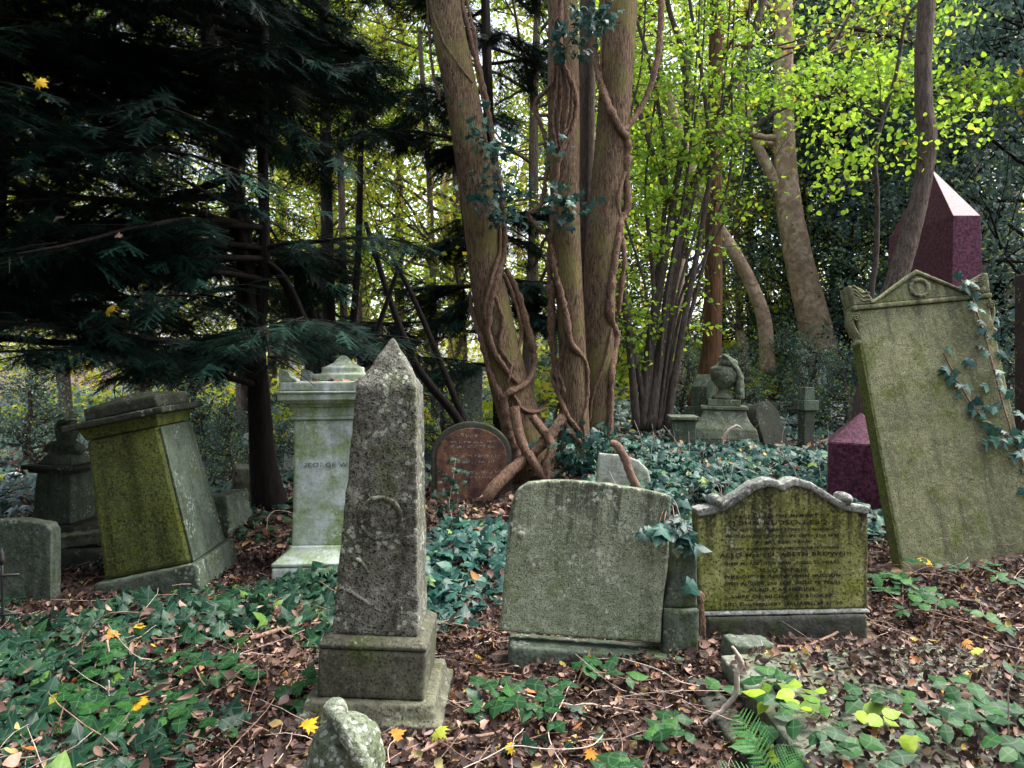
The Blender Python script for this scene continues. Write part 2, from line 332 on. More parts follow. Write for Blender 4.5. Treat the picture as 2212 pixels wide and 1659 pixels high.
def twigproto(seed, n=7, leafproto=None):
    """a yew branchlet: a central shoot with side shoots, each with two rows of needles"""
    r = np.random.default_rng(seed); sp = sprayproto(15, 1., .15, .042, seed); V = []; Q = []; T = []; k = 0
    def put(o, ang, s_, dz):
        nonlocal k
        v = sp[0]*s_; c, s2 = math.cos(ang), math.sin(ang); v = np.c_[v[:, 0]*c-v[:, 1]*s2, v[:, 0]*s2+v[:, 1]*c, v[:, 2]+dz*v[:, 1]]+np.array(o)
        V.append(v); Q.append(sp[1][0]+k); T.append(sp[1][1]+k); k += len(v)
    put((0, 0, 0), 0, 1, -.1)
    for i in range(n):
        t = (i+.6)/n*.8; s_ = 1 if i % 2 else -1; put((0, t, -.1*t*t), -s_*R(r.uniform(38, 55)), (.62-.35*t)*r.uniform(.8, 1.2), r.uniform(-.25, .05))
    return np.vstack(V), [np.vstack(Q), np.vstack(T)]
YEWTWIG = [twigproto(i) for i in range(4)]

FOOT = []          # stone footprints kept clear of litter: (x, y, half width, half depth)
def foot(x, y, hw, hd): FOOT.append((x, y, hw, hd))
def clear(P, m=0.):
    k = np.ones(len(P), bool)
    for x, y, a, b in FOOT: k &= ~((np.abs(P[:, 0]-x) < a+m) & (np.abs(P[:, 1]-y) < b+m))
    return k

# ---- stone builders
TEX = bpy.data.textures.new('wear', 'CLOUDS'); TEX.noise_scale = .06; TEX.noise_depth = 3
TEXB = bpy.data.textures.new('undulation', 'CLOUDS'); TEXB.noise_scale = .35
def bx(bm, x, y, z0, z1, w_, d_, w2=None, d2=None, ox=0, oy=0):
    w2 = w_ if w2 is None else w2; d2 = d_ if d2 is None else d2
    P = [(x-w_/2, y-d_/2, z0), (x+w_/2, y-d_/2, z0), (x+w_/2, y+d_/2, z0), (x-w_/2, y+d_/2, z0),
         (x+ox-w2/2, y+oy-d2/2, z1), (x+ox+w2/2, y+oy-d2/2, z1), (x+ox+w2/2, y+oy+d2/2, z1), (x+ox-w2/2, y+oy+d2/2, z1)]
    v = [bm.verts.new(p) for p in P]
    for f in ((3, 2, 1, 0), (4, 5, 6, 7), (0, 1, 5, 4), (1, 2, 6, 5), (2, 3, 7, 6), (3, 0, 4, 7)): bm.faces.new([v[i] for i in f])
def prism(bm, outline, y0, y1):
    a = [bm.verts.new((x, y0, z)) for x, z in outline]; b = [bm.verts.new((x, y1, z)) for x, z in outline]; n = len(a)
    bm.faces.new(a); bm.faces.new(b[::-1])
    for i in range(n): bm.faces.new((a[(i+1) % n], a[i], b[i], b[(i+1) % n]))
def lathe(bm, prof, x=0, y=0, seg=24, sq=0):
    rings = []
    for r_, z in prof: rings.append([bm.verts.new((x+r_*math.cos(2*math.pi*i/seg), y+r_*math.sin(2*math.pi*i/seg), z)) for i in range(seg)])
    for a, b in zip(rings, rings[1:]):
        for i in range(seg): bm.faces.new((a[i], a[(i+1) % seg], b[(i+1) % seg], b[i]))
    bm.faces.new(rings[0][::-1]); bm.faces.new(rings[-1])
def ball(bm, c, r_, seg=16):
    ret = bmesh.ops.create_uvsphere(bm, u_segments=seg, v_segments=seg//2+2, radius=1)
    r_ = (r_, r_, r_) if isinstance(r_, (int, float)) else r_
    for v in ret['verts']: v.co = Vector((v.co.x*r_[0]+c[0], v.co.y*r_[1]+c[1], v.co.z*r_[2]+c[2]))
def sobj(name, bm, m, parent, voxel=0, disp=.006, bev=.006, und=.0, smooth=True):
    bmesh.ops.recalc_face_normals(bm, faces=bm.faces)
    me = bpy.data.meshes.new(name); bm.to_mesh(me); bm.free(); o = link(name, me, m, parent)
    if voxel:
        r_ = o.modifiers.new('r', 'REMESH'); r_.mode = 'VOXEL'; r_.voxel_size = voxel; r_.use_smooth_shade = True
        sm = o.modifiers.new('s', 'SMOOTH'); sm.iterations = 2
        d = o.modifiers.new('d', 'DISPLACE'); d.texture = TEX; d.strength = disp; d.texture_coords = 'LOCAL'
        if und: d = o.modifiers.new('u', 'DISPLACE'); d.texture = TEXB; d.strength = und; d.texture_coords = 'LOCAL'
    elif bev:
        b = o.modifiers.new('b', 'BEVEL'); b.width = bev; b.segments = 2; b.limit_method = 'ANGLE'; b.angle_limit = R(25)
    return o
def lettering(parent, lines, m, y, name='lettering', ext=.001):
    """lines: (text, x, z, height, shear, width factor), facing -y; one mesh of marks"""
    mb = []
    bm = bmesh.new()
    for s_, x, z, h, shear, wf in lines:
        cu = bpy.data.curves.new('t', 'FONT'); cu.body = s_; cu.size = h*1.38; cu.align_x = 'CENTER'; cu.extrude = ext; cu.shear = shear; cu.space_character = 1.15; cu.offset = h*.012
        ob = bpy.data.objects.new('t', cu); C.objects.link(ob); dg = bpy.context.evaluated_depsgraph_get(); me = ob.evaluated_get(dg).to_mesh().copy()
        me.transform(Matrix.Translation((x, y, z)) @ Matrix.Rotation(R(90), 4, 'X') @ Matrix.Diagonal((wf, 1, 1, 1))); bm.from_mesh(me)
        C.objects.unlink(ob); bpy.data.objects.remove(ob); bpy.data.meshes.remove(me)
    me = bpy.data.meshes.new(name); bm.to_mesh(me); bm.free(); return link(name, me, m, parent)

# ================================================================== GROUND
def build_ground():
    xs = np.concatenate([-np.geomspace(250, 7, 30), np.linspace(-6.9, 6.9, 180), np.geomspace(7, 250, 30)])
    ys = np.concatenate([np.linspace(-30, .5, 12), np.linspace(.7, 14, 180), np.geomspace(14.2, 400, 60)])
    X, Y = np.meshgrid(xs, ys); Z = gz(X, Y); nx, ny = len(xs), len(ys)
    i = (np.arange(ny-1)[:, None]*nx+np.arange(nx-1)[None]); f = np.stack([i, i+1, i+nx+1, i+nx], -1).reshape(-1, 4)
    mb = MB(); mb.add(np.stack([X, Y, Z], -1), f); tag(mb.build('ground', M['ground']), kind='structure')
build_ground()

# ================================================================== FOREGROUND MONUMENTS
def obelisk():
    t = empty('obelisk_gravestone', (-.60, 3.42, -.01), (0, R(2.2), 0), 'weathered grey stone obelisk on a two-step plinth with a round carved medallion', 'gravestone')
    foot(-.6, 3.42, .32, .32)
    bm = bmesh.new(); bx(bm, 0, 0, -.12, .06, .62, .62); bx(bm, 0, 0, .06, .125, .58, .58, .53, .53); sobj('lower_step', bm, M['plinth'], t, .011, .012)
    bm = bmesh.new(); bx(bm, 0, 0, .125, .33, .455, .455); sobj('plinth', bm, M['plinth'], t, .01, .008)
    bm = bmesh.new(); bx(bm, 0, 0, .332, .352, .46, .46, .46, .46); bx(bm, 0, 0, .352, .378, .455, .455, .39, .39); sobj('plinth_cap', bm, M['plinth'], t, .009, .007)
    bm = bmesh.new(); bx(bm, 0, 0, .375, 1.44, .37, .36, .262, .25); bx(bm, 0, 0, 1.44, 1.66, .262, .25, .012, .012); sobj('shaft', bm, M['gritstone'], t, .009, .014, und=.01)
    bm = bmesh.new()                                        # relief: ring, worn scroll beneath
    zc = .875; yf = -.157
    for k in range(40):
        a = 2*math.pi*k/40; ball(bm, (.0+.088*math.cos(a), yf, zc+.088*math.sin(a)), (.013, .011, .013), 6)
    ball(bm, (0, yf+.006, zc), (.072, .013, .072), 16)
    for k in range(26):
        s_ = k/25; ball(bm, (-.11+.16*s_, yf-.004-.008*(1-s_)*0, .70-.16*s_+.02*math.sin(6*s_)), (.014, .011, .014), 6)
    for k in range(18):
        s_ = k/17; ball(bm, (.09-.10*s_, yf-.004, .735-.08*s_), (.014, .010, .014), 6)
    for k in range(16):
        s_ = k/15; ball(bm, (-.12+.14*s_, yf-.014, .56-.08*s_), (.016, .010, .012), 6)
    o = sobj('medallion', bm, M['gritstone'], t, .006, .010); o['label'] = 'worn round relief with curling ribbon carving'
obelisk()

def pale_pedestal():
    t = empty('pedestal_tomb', (-1.29, 5.86, .0), (0, R(-.4), R(2)), 'tall pale green and white pedestal tomb behind the obelisk', 'tomb')
    foot(-1.36, 5.86, .45, .45)
    bm = bmesh.new(); bx(bm, 0, 0, -.1, .095, .88, .88); sobj('base', bm, M['pale'], t, .014, .006)
    bm = bmesh.new(); bx(bm, 0, 0, .097, .125, .88, .88); bx(bm, 0, 0, .125, .2, .86, .86, .68, .68); bx(bm, 0, 0, .2, .225, .68, .68); sobj('base_moulding', bm, M['pale'], t, .011, .004)
    bm = bmesh.new(); bx(bm, 0, 0, .22, 1.14, .65, .65, .61, .61); sobj('die', bm, M['pale'], t, .016, .004)
    bm = bmesh.new(); bx(bm, 0, 0, 1.142, 1.165, .65, .65); bx(bm, 0, 0, 1.165, 1.235, .62, .62); bx(bm, 0, 0, 1.235, 1.26, .66, .66); bx(bm, 0, 0, 1.26, 1.275, .72, .72); bx(bm, 0, 0, 1.285, 1.335, .80, .80); bx(bm, 0, 0, 1.27, 1.29, .74, .74); bx(bm, 0, 0, 1.335, 1.352, .83, .83)
    sobj('cornice', bm, M['pale'], t, 0, 0, .006)
    bm = bmesh.new(); bx(bm, 0, 0, 1.354, 1.42, .79, .79); sobj('cap_block', bm, M['pale'], t, .012, .006)
    for sx, sy in ((-1, -1), (1, -1), (-1, 1), (1, 1)):
        bm = bmesh.new(); pr = [(0, 0), (.13, 0), (.12, .015), (.085, .035), (.065, .07), (.04, .082), (0, .09)]
        prism(bm, [(sx*(-.39+x) * -1, 1.42+z) for x, z in pr], sy*.385, sy*.385-sy*.12); sobj('corner_horn', bm, M['pale'], t, 0, 0, .006)
    bm = bmesh.new(); bx(bm, 0, 0, 1.42, 1.475, .40, .40); bx(bm, 0, 0, 1.475, 1.525, .28, .28)
    bx(bm, 0, 0, 1.527, 1.56, .24, .24, .13, .13); bx(bm, 0, 0, 1.56, 1.60, .13, .13, .07, .07); bx(bm, 0, 0, 1.60, 1.615, .06, .06, .035, .035)
    sobj('stepped_finial', bm, M['pale'], t, .009, .005)
    lettering(t, [('GEORGE WILSON', .01, .795, .034, 0, 1.25), ('IN', -.02, .855, .02, 0, 1), ('MEMORY OF', .0, .875, .018, 0, 1), ('1848', .0, .74, .02, 0, 1), ('AGED 61 YEARS', .0, .70, .018, 0, 1)][:1], M['letfaint'], -.322)
    mb = MB(); n = 16; P = np.c_[rng.uniform(-.32, .3, n), rng.uniform(-.39, -.26, n), np.full(n, 1.425)]; nr = rnd_unit(n)*.5+[0, -.2, 1]
    for i in range(n): mb.scatter(CURL[i % 10], P[i:i+1], basis(nr[i:i+1], rng.uniform(0, 6, 1)), .065, rng.uniform(.4, .9, 1))
    tag(mb.build('fallen_leaves', M['litter']), 'dry brown leaves caught on the cap of the pale pedestal tomb', 'leaves', kind='stuff').matrix_world = Matrix.Translation(t.location)
pale_pedestal()

def mossy_tomb():
    t = empty('pedestal_tomb', (-2.43, 5.42, .02), (R(1), R(-11.5), R(1)), 'bright green moss covered pedestal tomb leaning to the left under the yew', 'tomb')
    foot(-2.5, 5.4, .42, .42)
    bm = bmesh.new(); bx(bm, .02, 0, -.22, -.07, .82, .86); sobj('footing', bm, M['dark'], t, .014, .02)
    bm = bmesh.new(); bx(bm, 0, 0, -.07, .13, .70, .74); sobj('base', bm, M['mossgrey'], t, .013, .012)
    bm = bmesh.new(); bx(bm, 0, 0, .13, 1.08, .60, .62, .50, .52); o = sobj('die', bm, M['mossy'], t, 0, .008, .03); o['label'] = 'sloping green die with a paler corner edge'
    bm = bmesh.new(); c = bmesh.new()
    for s_, k in ((1, -1),):
        c.verts.new
    c.free(); bm.free()
    bm = bmesh.new(); bx(bm, .305, 0, .14, 1.07, .01, .60, .01, .50, ox=-.05); sobj('side_panel', bm, M['mossgrey'], t, 0, 0, 0)
    bm = bmesh.new(); bx(bm, 0, 0, 1.08, 1.16, .50, .52, .54, .58); sobj('neck_moulding', bm, M['mossy'], t, 0, 0, .008)
    bm = bmesh.new(); bx(bm, 0, 0, 1.16, 1.205, .68, .70); sobj('cornice', bm, M['dark'], t, .012, .014)
    bm = bmesh.new(); bx(bm, .03, 0, 1.205, 1.29, .50, .54); bx(bm, .03, 0, 1.29, 1.34, .50, .54, .1, .1); sobj('cap', bm, M['dark'], t, .012, .016)
mossy_tomb()

def left_pedestal():
    t = empty('pedestal_tomb', (-4.0, 6.78, .05), (0, R(1.5), R(-3)), 'small dark pedestal monument with a carved scroll finial at the left edge', 'tomb'); foot(-4, 6.78, .35, .35); t.scale = (.88, .88, .88)
    bm = bmesh.new(); bx(bm, 0, 0, -.1, .13, .62, .66); sobj('base', bm, M['dark'], t, .014, .012)
    bm = bmesh.new(); bx(bm, 0, 0, .13, .63, .40, .42, .36, .38); sobj('die', bm, M['mossgrey'], t, .014, .008)
    bm = bmesh.new(); bx(bm, 0, 0, .63, .67, .46, .48); bx(bm, 0, 0, .67, .71, .56, .56); sobj('cornice', bm, M['dark'], t, .012, .01)
    bm = bmesh.new(); bx(bm, 0, 0, .71, .80, .36, .36, .26, .26)
    for s_ in (-1, 1):
        for k in range(22):
            a = k*.36; r_ = .075-.003*k; ball(bm, (s_*(.09+r_*math.cos(a)), -.02, .84+r_*math.sin(a)), (.030, .10, .030), 7)
        for k in range(14): ball(bm, (s_*(.02+.05*math.sin(k/13*2.6)), 0, .90+.017*k), (.045, .07, .03), 7)
    bx(bm, 0, 0, .78, 1.1, .16, .12, .08, .08); sobj('scroll_finial', bm, M['mossgrey'], t, .011, .012)
    bm = bmesh.new(); bx(bm, .3, -.55, -.02, .07, .78, .30); o = tag(sobj('fallen_stone', bm, M['bgstone'], None, .014, .04), 'flaking grey slab lying below the small pedestal at left', 'stone slab'); o.location = (-3.75, 6.35, .10); o.rotation_euler = (R(-4), R(-6), R(12)); foot(-3.6, 5.9, .4, .2)
left_pedestal()

def small_left():
    t = empty('headstone', (-3.28, 4.95, 0), (R(-2), R(-1), R(2)), 'low grey and white lichened headstone behind the iron railing at left edge', 'headstone'); foot(-3.25, 4.95, .33, .1)
    bm = bmesh.new(); prism(bm, [(-.3, -.15), (.3, -.15), (.3, .46), (.27, .50), (.1, .53), (-.3, .53)], -.06, .06); sobj('slab', bm, M['mossgrey'], t, .012, .008)
    t = empty('iron_railing', (-2.95, 4.45, 0), (0, R(-1), R(8)), 'short black iron railing with spear tips at the left edge', 'railing')
    for k in range(4):
        mb = MB(); x = -.13-.11*k+.1; h = .43 if k != 1 else .34
        tube(mb, [(x, 0, -.1), (x, 0, h*.6), (x, 0, h-.06)], [.008, .008, .008], 8)
        tube(mb, [(x, 0, h-.07), (x, 0, h-.05), (x, 0, h-.03), (x, 0, h), (x, 0, h+.03)], [.008, .02, .018, .012, .002], 8); mb.build('railing_bar', M['iron'], t)
    for z in (.07, .30):
        mb = MB(); tube(mb, [(-.5, 0, z), (-.1, 0, z), (.06, 0, z)], .009, 6); mb.build('rail', M['iron'], t)
small_left()

def stones_left():
    for i, (px, d, w_, h, dd, rot, lab, m) in enumerate([
        (178, 7.3, .30, .52, .4, 4, 'dark upright stone block beside the small pedestal at left', 'dark'),
        (150, 5.75, .95, .16, .22, 3, 'low dark mossy kerb stone left of the leaning green tomb', 'dark'),
        (500, 6.9, .22, .32, .4, -14, 'upright grey stone stump left of the yew trunk base', 'mossgrey'),
        (545, 8.4, .5, .42, .4, 20, 'dark rounded boulder-like stone beside the yew trunk', 'dark')]):
        g = G(px, d); bm = bmesh.new(); bx(bm, 0, 0, -.15, h, w_, dd, w_*.9, dd*.85)
        o = tag(sobj('stone_block', bm, M[m], None, .02, .04), lab, 'stone'); o.location = g; o.rotation_euler = (R(3), R(rot*.3), R(rot)); foot(g.x, g.y, w_/2, dd/2)
stones_left()

def blank_headstone():
    t = empty('headstone', (.35, 3.98, .0), (R(-3), R(4.3), 0), 'wide blank pitted grey-green headstone with a rounded left shoulder', 'headstone'); foot(.36, 4.0, .46, .13)
    out = [(-.425, .115), (.415, .115), (.41, .30), (.425, .5), (.42, .84), (.415, .875), (.30, .895), (.1, .912), (-.1, .915), (-.25, .905), (-.33, .885), (-.38, .85), (-.405, .79), (-.415, .7)]
    bm = bmesh.new(); prism(bm, out, -.055, .045); sobj('slab', bm, M['blank'], t, .0085, .007, und=.006)
    bm = bmesh.new(); bx(bm, 0, 0, 0, .012, .018, .018); bm.free()
    bm = bmesh.new(); ball(bm, (-.35, -.055, .615), (.021, .012, .021), 14); sobj('stone_boss', bm, M['blank'], t, 0, 0, 0)
    bm = bmesh.new(); bx(bm, .13, -.02, -.15, .068, 1.0, .24); o = sobj('plinth', bm, M['mossgrey'], t, .011, .010)
    lettering(t, [('SBROUGH', .13, .005, .032, 0, 1.15)], M['letfaint'], -.145)
    # broken pieces to its right
    bm = bmesh.new(); prism(bm, [(-.085, 0), (.1, 0), (.085, .30), (.03, .33), (-.02, .26), (-.05, .12)], -.07, .07)
    o = tag(sobj('broken_stone', bm, M['mossgrey'], None, .009, .012), 'leaning grey wedge of broken stone with a white scar beside the blank headstone', 'broken stone'); o.location = (.865, 4.03, .265); o.rotation_euler = (R(4), R(2), R(3)); foot(.87, 4.03, .11, .1)
    bm = bmesh.new(); bx(bm, 0, 0, -.1, .24, .185, .2, .18, .19)
    o = tag(sobj('stone_block', bm, M['mossgrey'], None, .010, .012), 'squared mossy block under the leaning wedge of broken stone', 'stone block'); o.location = (.87, 4.02, .02); o.rotation_euler = (0, R(1), R(2))
    bm = bmesh.new(); prism(bm, [(-.12, 0), (.12, 0), (.10, .22), (.02, .30), (-.06, .26), (-.1, .12)], -.06, .06)
    o = tag(sobj('broken_stone', bm, M['lichen'], None, .010, .016), 'pale lichened stone fragment half hidden in ivy between the two front headstones', 'broken stone'); o.location = (1.0, 4.65, .32); o.rotation_euler = (R(8), R(-3), R(-5))
    bm = bmesh.new(); [ball(bm, c, r_, 12) for c, r_ in (((0, 0, .12), (.035, .035, .10)), ((.005, 0, .22), (.028, .03, .04)), ((-.01, 0, 0), (.02, .02, .1)), ((.03, -.01, .03), (.012, .012, .1)))]
    o = tag(sobj('root_knot', bm, M['vine'], None, .007, .016), 'knobbly brown root standing in the gap between two headstones', 'root'); o.location = (1.00, 4.07, .06)
blank_headstone()

def hudson():
    t = empty('headstone', (1.515, 4.26, .0), (R(-2), R(-.6), R(1.5)), 'yellow-green inscribed headstone with a double-curved scroll top', 'headstone'); foot(1.5, 4.27, .55, .15)
    def arc(z0): return [(-.44, z0), (-.40, .70+z0-.70)]
    side = [(.485, .72), (.40, .735), (.33, .752), (.25, .80), (.16, .862), (.08, .885), (.03, .875), (0, .855)]
    top = side+[(-x, z) for x, z in reversed(side[:-1])]
    out = [(-.47, .17), (.47, .17)]+[(.485, .69)]+top+[(-.485, .69)]
    bm = bmesh.new(); prism(bm, out, -.05, .06); sobj('slab', bm, M['hudson'], t, .009, .006)
    rim = [(x, z) for x, z in top]; inner = [(x*.985, z-.032) for x, z in top]
    bm = bmesh.new()
    for i in range(len(rim)-1): 
        prism(bm, [inner[i], inner[i+1], (rim[i+1][0]*1.01, rim[i+1][1]+.012), (rim[i][0]*1.01, rim[i][1]+.012)], -.066, .066)
    sobj('rim', bm, M['hudrim'], t, .009, .008)
    for s_ in (-1, 1):
        bm = bmesh.new(); lathe(bm, [(.001, -.075), (.03, -.07), (.036, 0), (.03, .07), (.001, .08)], 0, 0, 14)
        ball(bm, (0, 0, -.075), (.018, .018, .02), 8)
        for v in bm.verts: v.co = Vector((s_*.365+v.co.x, v.co.z, .775+v.co.y))
        sobj('scroll_roll', bm, M['hudrim'], t, .008, .008)
    bm = bmesh.new(); bx(bm, 0, 0, .145, .168, .96, .16, .93, .13); sobj('ledge', bm, M['hudrim'], t, .009, .006)
    bm = bmesh.new(); bx(bm, 0, 0, -.15, .143, .90, .17); sobj('plinth', bm, M['archrim'], t, .011, .008)
    L = [('SACRED TO THE MEMORY OF', 905, .017, .18, 1.5), ('JOHN HUDSON ESQ.', 940, .025, 0, 1.5), ('OF FEATHERSTONE STREET, FINSBURY,', 970, .016, .35, 1.35), ('WHO DEPARTED THIS LIFE SEPTr 21st 1837', 1000, .017, 0, 1.25),
         ('IN HIS 55th YEAR', 1028, .017, 0, 1.5), ('A KIND HUSBAND AND AFFECTIONATE FATHER', 1058, .015, .4, 1.22), ('ALSO Mrs ELIZABETH BROWN', 1090, .023, 0, 1.45), ('DIED MARCH 27th 1840, AGED 52 YEARS.', 1127, .017, 0, 1.35),
         ('ALSO SARAH,', 1162, .020, 0, 1.5), ('WIFE OF THE ABOVE JOHN HUDSON,', 1190, .018, 0, 1.4), ('DIED AUGUST 2nd 1877, AGED 78 YEARS.', 1222, .017, 0, 1.35), ('ALSO CATHERINE,', 1253, .020, 0, 1.5),
         ('WIFE OF NICHOLAS SPOKER,', 1285, .019, 0, 1.5), ('DIED 25th FEBRUARY 1881, AGED 64 YEARS.', 1320, .017, 0, 1.3)]
    lettering(t, [(s_, -.005, 1.5-(702+cyy*.4555+5-800)/F*4.21, h, sh, wf) for s_, cyy, h, sh, wf in L], M['letdark'], -.0535)
hudson()

def big_headstone():
    d0 = 5.12; t = empty('headstone', (3.15, 5.25, .21), (R(-11), R(-5.4), R(0)), 'tall olive headstone with a pediment and carved wreath, leaning left at the right side', 'headstone'); foot(3.0, 5.2, .5, .14)
    bm = bmesh.new(); bx(bm, 0, 0, -.2, 1.80, .99, .13, .97, .13); sobj('slab', bm, M['big'], t, .013, .006)
    bm = bmesh.new(); bx(bm, -.49, 0, -.1, 1.55, .012, .125); o = sobj('moss_edge', bm, M['mossy'], t, 0, 0, 0)
    bm = bmesh.new(); bx(bm, 0, -.005, 1.80, 1.835, 1.02, .16); sobj('string_course', bm, M['big'], t, .01, .006)
    bm = bmesh.new(); prism(bm, [(-.36, 1.83), (.36, 1.83), (.0, 2.03)], -.075, .07); sobj('pediment', bm, M['big'], t, .010, .004)
    bm = bmesh.new()
    for s_ in (-1, 1): prism(bm, [(s_*.385, 1.835), (s_*.345, 1.835), (0, 2.025), (0, 2.06)], -.095, .075)
    sobj('pediment_moulding', bm, M['big'], t, .008, .004)
    bm = bmesh.new()
    for k in range(26):
        a = 2*math.pi*k/26; ball(bm, (.0+(.062+.008*(k % 2))*math.cos(a), -.082, 1.92+(.058+.006*(k % 2))*math.sin(a)), (.015, .014, .015), 7)
    sobj('wreath', bm, M['big'], t, .006, .008)
    for s_ in (-1, 1):
        bm = bmesh.new(); pr = [(.50, 1.835), (.36, 1.835), (.345, 1.86), (.37, 1.91), (.42, 1.96), (.47, 1.985), (.515, 1.99), (.51, 1.9)]
        prism(bm, [(s_*x, z) for x, z in pr], -.085, .07); o = sobj('acroterion', bm, M['big'], t, .010, .005)
        bm = bmesh.new()
        for j in range(3):
            for k in range(12):
                u = k/11; ball(bm, (s_*(.375+.10*u), -.088, 1.855+.03*j+.06*u*u+.008*math.sin(u*9)), (.010, .008, .006), 6)
        c = sobj('leaf_carving', bm, M['big'], o, 0, 0, 0)
        bm = bmesh.new()
        for k in range(30):
            u = k/29; ball(bm, (s_*(.485+.03*math.sin(u*3.14*1.15+.2)), 0, 1.80-.22*u), (.028-.008*u, .07, .018), 8)
        ball(bm, (s_*.49, 0, 1.56), (.034, .075, .028), 10); o = sobj('console_bracket', bm, M['big'], t, .010, .004)
        bm = bmesh.new()
        for k in range(26):
            a = k*.45; r_ = .034-.0012*k; ball(bm, (s_*(.49+r_*math.cos(a)), -.08, 1.745+r_*math.sin(a)), (.006, .01, .006), 5)
        sobj('spiral', bm, M['big'], o, 0, 0, 0)
    return t
BIG = big_headstone()

def red_obelisk():
    t = empty('granite_obelisk', (4.50, 8.15, 0), (0, 0, 0), 'large polished red-purple granite obelisk behind the tall leaning headstone', 'obelisk')
    bm = bmesh.new(); z0 = float(gz(4.5, 8.1)); bx(bm, 0, 0, .9, 3.03, .36, 1.30, .27, 1.28); bx(bm, 0, 0, 3.03, 3.66, .27, 1.28, .01, .01)
    sobj('shaft', bm, M['granite'], t, 0, 0, .004)
    bm = bmesh.new(); bx(bm, 0, 0, z0-.2, .9, .6, 1.6, .55, 1.5); sobj('pedestal', bm, M['granite'], t, 0, 0, .01)
    g = Vector((2.99, 6.60, 0)); z0 = float(gz(3, 6.5))
    bm = bmesh.new(); bx(bm, 0, 0, z0-.1, .88, .50, .5); bx(bm, 0, 0, .88, 1.13, .50, .5, .02, .02); o = tag(sobj('granite_block', bm, M['granite'], None, 0, 0, .008), 'red-purple granite block with a pyramid top left of the tall headstone', 'granite block'); o.location = g; o.rotation_euler = (0, R(2), R(-22)); foot(3, 6.6, .25, .25)
red_obelisk()

def ledger():
    t = empty('ledger_tomb', (1.62, 3.0, 0), (0, R(-3), R(1)), 'low flat ledger tomb buried under fallen leaves at the lower right', 'tomb')
    bm = bmesh.new(); bx(bm, 0, 0, .04, .13, 1.15, 1.5); sobj('ledger_slab', bm, M['bgstone'], t, .014, .012)
    bm = bmesh.new(); bx(bm, .05, .02, -.15, .04, 1.12, 1.44); sobj('base', bm, M['dark'], t, .018, .012)
    bm = bmesh.new(); bx(bm, 0, 0, -.1, .09, .26, .2, .22, .17); o = tag(sobj('kerb_stone', bm, M['mossgrey'], None, .012, .02), 'rough green kerb stone lump at the corner of the flat ledger tomb', 'kerb stone'); o.location = (1.20, 3.86, .04); o.rotation_euler = (0, R(4), R(10))
    bm = bmesh.new(); bx(bm, 0, 0, -.1, .05, .13, 1.3); o = tag(sobj('grave_kerb', bm, M['dark'], None, .014, .015), 'long dark grave kerb sunk beside the ledger tomb', 'grave kerb'); o.location = (.94, 3.0, -.025); o.rotation_euler = (0, 0, R(4)); 
ledger(); FOOT_LEDGER = (1.62, 3.0, .575, .75)

def fragment():
    t = empty('broken_urn', (-.575, 2.64, .06), (0, 0, 0), 'broken rounded stone urn crusted with pale lichen at the foot of the obelisk', 'broken urn'); foot(-.585, 2.72, .13, .13)
    bm = bmesh.new(); ball(bm, (0, 0, .09), (.135, .12, .155), 20); ball(bm, (-.09, .0, .03), (.07, .09, .08), 12); ball(bm, (.05, .02, .15), (.07, .08, .06), 12)
    sobj('bowl', bm, M['lichen'], t, .008, .022)
    bm = bmesh.new()
    for k in range(22):
        s_ = k/21; ball(bm, (-.03+.13*s_, -.055-.06*math.sin(s_*1.8), .275-.19*s_**1.4), (.034, .028, .026), 8)
    ball(bm, (-.035, -.02, .265), (.045, .04, .045), 12); sobj('carved_drape', bm, M['lichen'], t, .007, .014)
    bm = bmesh.new(); ball(bm, (0, 0, 0), (.05, .045, .05), 12); ball(bm, (.03, .0, .02), (.03, .03, .03), 10); o = tag(sobj('stone_lump', bm, M['lichen'], None, .008, .02), 'small lichened stone lump between broken urn and obelisk step', 'stone'); o.location = (-.70, 2.98, .05)
    bm = bmesh.new(); ball(bm, (0, 0, 0), (.055, .05, .06), 12); ball(bm, (-.02, .0, .04), (.03, .03, .03), 10); o = tag(sobj('stone_lump', bm, M['lichen'], None, .008, .02), 'small rounded stone lump left of the broken urn at the bottom edge', 'stone'); o.location = (-.755, 2.70, .02)
fragment()

def arched():
    t = empty('headstone', (-.44, 8.45, -.03), (R(-1), R(-1), R(3)), 'round-topped brown headstone with flaking face left of the tree base', 'headstone'); foot(-.44, 8.45, .45, .1)
    def arch(w_, zs, r_, n=18): return [(-w_, -.2), (w_, -.2)]+[(w_*math.cos(a), zs+r_*math.sin(a)) for a in np.linspace(0, math.pi, n)]
    bm = bmesh.new(); prism(bm, arch(.45, .58, .38), -.02, .10); sobj('rim', bm, M['archrim'], t, .013, .006)
    bm = bmesh.new(); prism(bm, arch(.39, .57, .32), -.035, .0); sobj('face', bm, M['arch'], t, 0, 0, .006)
    L = [('Sacred', 0, .79, .045, 0, 1.2), ('TO THE MEMORY OF', 0, .72, .026, 0, 1.2), ('HENRY GREENHILL', 0, .67, .032, 0, 1.2), ('RICHARD GREENHILL,', .05, .56, .032, 0, 1.2), ('BORN MARCH 7th 1867', 0, .50, .026, 0, 1.2),
         ('ALSO ROSWELL GREENHILL', .02, .38, .032, 0, 1.1), ('DIED 1890.', .1, .33, .026, 0, 1.2)]
    lettering(t, L, M['letpale'], -.038)
    t = empty('headstone', (1.12, 7.9, .0), (R(-6), R(6), R(-4)), 'small pale round-topped headstone behind the blank headstone', 'headstone'); z = float(gz(1.12, 7.9))
    bm = bmesh.new(); prism(bm, [(-.28, z-.2), (.28, z-.2), (.28, .40), (.24, .50), (.14, .58), (-.02, .62), (-.28, .61)], -.05, .05); sobj('slab', bm, M['bgpale'], t, .013, .006)
arched()

